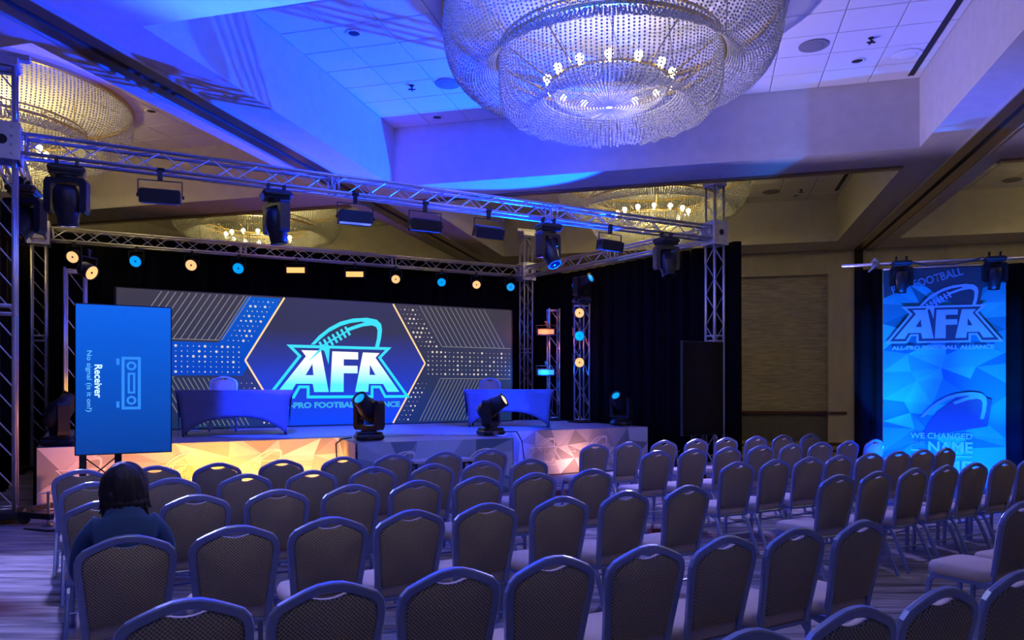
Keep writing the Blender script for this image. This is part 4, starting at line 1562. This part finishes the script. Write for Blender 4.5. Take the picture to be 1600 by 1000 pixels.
def person(loc, rotz):
    p = thing('person', 'seated person with dark hair and a blue shirt, seen from behind', 'person', loc, rotz)
    V, E, Rr = [], [], []
    hip = chain(V, E, Rr, [((0, -.07, .58), (.16, .12)), ((0, -.09, .74), (.14, .105)), ((0, -.09, .92), (.13, .09)), ((0, -.06, 1.0), (.07, .07)), ((0, -.035, 1.055), .055), ((0, -.01, 1.11), .062), ((0, .01, 1.17), (.083, .095)), ((0, .0, 1.225), (.070, .080))])
    for s in (-1, 1):
        e = chain(V, E, Rr, [((s * .115, -.075, .945), .045), ((s * .178, -.07, .88), .042), ((s * .21, .0, .70), .042), ((s * .13, .19, .60), .034), ((s * .10, .26, .585), .032)], 2)
        for j, (dx, L) in enumerate([(.03, .055), (.012, .08), (-.005, .085), (-.022, .08), (-.036, .06)]):
            b = V[e]
            chain(V, E, Rr, [((b[0] - s * dx * .9, b[1] + .045, b[2] + .004), .011), ((b[0] - s * dx * 1.1, b[1] + .045 + L * .5, b[2] - .002), .009), ((b[0] - s * dx * 1.1, b[1] + .04 + L * .9, b[2] - .022), .008)], e)
        chain(V, E, Rr, [((s * .10, -.02, .555), .085), ((s * .13, .2, .555), .08), ((s * .14, .40, .53), .062), ((s * .14, .43, .30), .052), ((s * .14, .42, .10), .04), ((s * .14, .50, .05), .038), ((s * .145, .60, .035), .03)], 0)
    skin_mesh('body', V, E, Rr, M['skin'], p)
    V, E, Rr = [], [], []
    chain(V, E, Rr, [((0, -.075, .52), (.185, .135)), ((0, -.10, .70), (.175, .13)), ((0, -.10, .86), (.165, .125)), ((0, -.085, .965), (.135, .105)), ((0, -.065, 1.02), (.10, .09)), ((0, -.045, 1.06), (.078, .072))])
    for s in (-1, 1):
        chain(V, E, Rr, [((s * .135, -.085, .955), .075), ((s * .185, -.08, .88), .062), ((s * .212, .0, .70), .055), ((s * .15, .13, .625), .046)], 2)
    skin_mesh('shirt', V, E, Rr, M['shirt'], p)
    V, E, Rr = [], [], []
    chain(V, E, Rr, [((0, -.06, .565), (.17, .125)), ((0, -.05, .60), (.15, .11))])
    for s in (-1, 1):
        chain(V, E, Rr, [((s * .10, .02, .565), .10), ((s * .13, .2, .565), .093), ((s * .14, .41, .54), .075), ((s * .14, .44, .30), .065), ((s * .14, .43, .11), .056)], 0)
    skin_mesh('trousers', V, E, Rr, M['jeans'], p)
    for s in (-1, 1):
        skin_mesh('shoe', [(s * .14, .40, .055), (s * .14, .50, .05), (s * .145, .62, .04)], [(0, 1), (1, 2)], [(.05, .05), (.05, .05), (.042, .038)], M['rubber'], p)
    # hair: a full rounded mop with uneven locks down to the collar
    rh = random.Random(4)
    ph = [rh.uniform(0, 6.28) for _ in range(8)]
    vs, fs = [], []
    n, m_ = 36, 18
    for k in range(m_ + 1):
        t = k / m_
        for i in range(n):
            a = 2 * pi * i / n
            back = .5 - .5 * sin(a)
            th = .06 + t * pi * (.50 + .22 * back)
            w = 1 + .035 * sin(5 * a + ph[0] + 3 * t) + .03 * sin(11 * a + ph[1] - 5 * t) + .02 * sin(17 * a + 9 * t)
            rr = sin(th) ** .85
            vs.append((.116 * rr * cos(a) * w, .132 * rr * sin(a) * w - .012, 1.135 + .142 * cos(th) * (1.0 + .03 * sin(3 * a + ph[3]))))
    for k in range(m_):
        for i in range(n):
            fs.append((k * n + i, (k + 1) * n + i, (k + 1) * n + (i + 1) % n, k * n + (i + 1) % n))
    fs.append(tuple(range(n)))
    ho = MB().add(vs, fs).obj('hair', M['hair'], p, True)
    for i in range(34):
        a = -pi / 2 + (i - 16.5) * .118
        x, y = .100 * cos(a), .112 * sin(a) - .012
        L = rh.uniform(.02, .085) * (1.15 - abs(i - 16.5) / 28)
        r0 = rh.uniform(.014, .024)
        x2 = x * (1.0 + rh.uniform(-.1, .12)); y2 = y * (1.02 + rh.uniform(-.04, .08))
        MB().tube((x * .95, y * .95, 1.13), (x, y, 1.075), r0, 6, r0).tube((x, y, 1.08), (x2, y2, 1.045), r0, 6, r0 * .75).tube((x2, y2, 1.046), (x2 * (1 + rh.uniform(-.05, .2)), y2 * 1.04, 1.045 - L), r0 * .75, 6, .002).obj('hair_lock', M['hair'], ho, True)
    for s in (-1, 1):
        MB().lathe([(.002, -.03), (.012, -.024), (.016, 0), (.012, .024), (.002, .03)], 8, M=Matrix.Translation((s * .097, .012, 1.145))).obj('ear', M['skin'], p, True)
        MB().lathe([(.001, -.011), (.009, -.006), (.011, 0), (.009, .006), (.001, .011)], 10, M=Matrix.Translation((s * .034, .105, 1.155))).obj('eye', M['print'], p, True)
    MB().add([(0, .108, 1.16), (-.016, .108, 1.118), (.016, .108, 1.118), (0, .138, 1.122)], [(0, 1, 3), (0, 3, 2), (1, 2, 3)]).obj('nose', M['skin'], p, True)
    MB().cbox(-.026, .026, .096, .108, 1.082, 1.094, .004).obj('mouth', mat('lips', (.4, .16, .14), .5), p)
    return p


person((person_chair[0][0] - .02, person_chair[0][1] + .035, 0), person_chair[1])

# ================================================================== CABLES AND SMALL THINGS
c1 = MB().path([(-2.42, 11.2, SH + .06), (-2.52, 11.0, SH + .05), (-2.56, 10.80, SH + .0), (-2.54, 10.78, .55), (-2.50, 10.77, .3), (-2.4, 10.7, .01)], .010, 6).obj('power_cable', M['cable'])
tag(c1, 'black cable falling over the skirt beside the cyan moving head', 'cable')
c2 = MB().path([(-.15, 12.62, SH + .06), (.08, 12.72, SH + .06), (.17, 12.70, SH - .1), (.20, 12.68, .5), (.27, 12.65, .2), (.3, 12.6, .01)], .010, 6).obj('power_cable', M['cable'])
tag(c2, 'black cable falling beside the corner of the stage extension', 'cable')
pw = AB(22.78, -1.55)
c3 = MB().path([(pw.x, pw.y, 4.5), (pw.x + .03, pw.y - .01, 3.2), (pw.x + .10, pw.y - .03, 2.0), (pw.x + .20, pw.y - .05, .02)], .014, 6).obj('power_cable', M['cable'])
tag(c3, 'long black cable hanging down the far wall beside the drape', 'cable')
o = thing('wall_socket', 'small pale socket plate low on the far wall', 'socket', AB(A1 + .19, -1.75, .42), -TH)
MB().cbox(-.045, .045, -.012, .004, -.07, .07, .004).obj('plate', M['whiteplate'], o)
MB().box(-.02, .02, -.014, -.012, -.04, -.01).box(-.02, .02, -.014, -.012, .01, .04).obj('outlet', M['dark'], o)
c4 = MB().path([(-5.75, 8.75, .012), (-5.4, 8.62, .012), (-5.1, 8.7, .012), (-4.7, 8.55, .012), (-4.2, 8.6, .012)], .012, 6).obj('power_cable', M['cable'])
tag(c4, 'black cable on the carpet beside the left tower foot', 'cable')


def uplight(loc, rotz, label, lens):
    c = thing('uplight', label, 'stage light', loc, rotz, 'floor lights')
    MB().cbox(-.14, .14, -.08, .08, 0, .015, .004).cbox(-.14, -.125, -.015, .015, .015, .14, .003).cbox(.125, .14, -.015, .015, .015, .14, .003).obj('floor_stand', M['blackmetal'], c)
    T = Matrix.Translation((0, 0, .13)) @ Matrix.Rotation(R(-50), 4, 'X')
    MB().lathe([(.07, -.10), (.105, -.07), (.115, .05), (.10, .055)], 20, M=T).obj('can', M['black'], c, True)
    MB().lathe([(.095, .056), (.05, .06)], 20, M=T).obj('lens', M[lens], c)


def stage_pt(x, y):
    v = sf + sd * x + sn * y
    return (v.x, v.y, 0)


SK = [(2.2, -1.0, 'floor par light washing the skirt amber behind the front row', 'g_amber', (1.0, .40, .0), 100),
      (.75, -1.0, 'floor par light washing the left skirt corner peach', 'g_warm', (1.0, .30, .10), 26),
      (3.75, -1.0, 'floor par light washing the skirt peach left of the steps', 'g_warm', (1.0, .36, .02), 55),
      (8.75, -.55, 'small floor par light washing the right skirt pink', 'g_warm', (1.0, .40, .28), 13)]
for x, y, lab, ln, col, w in SK:
    q = stage_pt(x, y)
    uplight(q, SA, lab, ln)
    s0 = stage_pt(x, y + .12)
    tg = stage_pt(x, y + 1.0)
    spot('skirt_light', None, (s0[0], s0[1], .26), (tg[0], tg[1], .55), col, w, 150, .6, .08)
for x, lab in ((-.66, 'floor light washing the banner from its left foot'), (.66, 'floor light washing the banner from its right foot')):
    uplight(ban_pt(x, -1.1, 0), BAN, lab, 'g_cyan')
    spot('banner_cyan', None, ban_pt(x, -1.0, .28), ban_pt(x * 1.12, 0, 2.05), (0.0, .42, 1.0), 230, 44, 1.0, .06)
    spot('banner_blue', None, ban_pt(x, -1.0, .28), ban_pt(x * .3, 0, 1.6), (0.0, .06, 1.0), 420, 120, .8, .06)

# ---- beams of the stage lights
spot('beam_blue', None, pC, (-1.9, 10.6, 6.74), BLUE, 14000, 56, .12, .06)
spot('beam_lilac', None, pB, (5.2, 9.4, 6.7), (.52, .43, 1.0), 1050, 58, .5, .10)
spot('beam_cyan', None, pA, (-1.0, 4.0, 6.5), (.02, .11, 1.0), 6000, 62, .5, .08)
for p, d in blues:
    spot('par_blue', None, p, p + Vector((1.0, -2.0, -.8)), (0.0, .07, 1.0), 120, 60, .6, .1)
for p, d in warms:
    spot('par_warm', None, p, p + Vector((1.0, -2.0, -.8)), WARM, 25, 60, .7, .1)
# front truss heads: blue on the stage and the right table, lilac on the seats
spot('head_blue', None, fh[2][1], (.1, 15.4, SH + .35), (0.0, .05, 1.0), 1100, 24, .4, .06)
spot('head_blue', None, fh[1][1], (-4.0, 14.0, SH), (0.01, .04, 1.0), 2000, 50, .35, .06)
spot('head_blue', None, fh[2][1], (-1.2, 14.6, SH), (0.01, .04, 1.0), 1900, 54, .35, .06)
spot('head_wash', None, fh[0][1], (-3.6, 3.6, 0), (.30, .30, 1.0), 1500, 66, .6, .1)
spot('head_wash', None, fh[3][1], (3.6, 6.0, 0), (.34, .30, 1.0), 1100, 70, .6, .1)
point('bar_blue', (.80, 17.75, 2.04), (0.0, .12, 1.0), 40, .12)
point('bar_red', (.80, 17.75, 3.02), (1.0, .16, .05), 12, .12)
point('tower_blue', (1.52, 16.66, 2.84), (0.0, .12, 1.0), 9, .1)
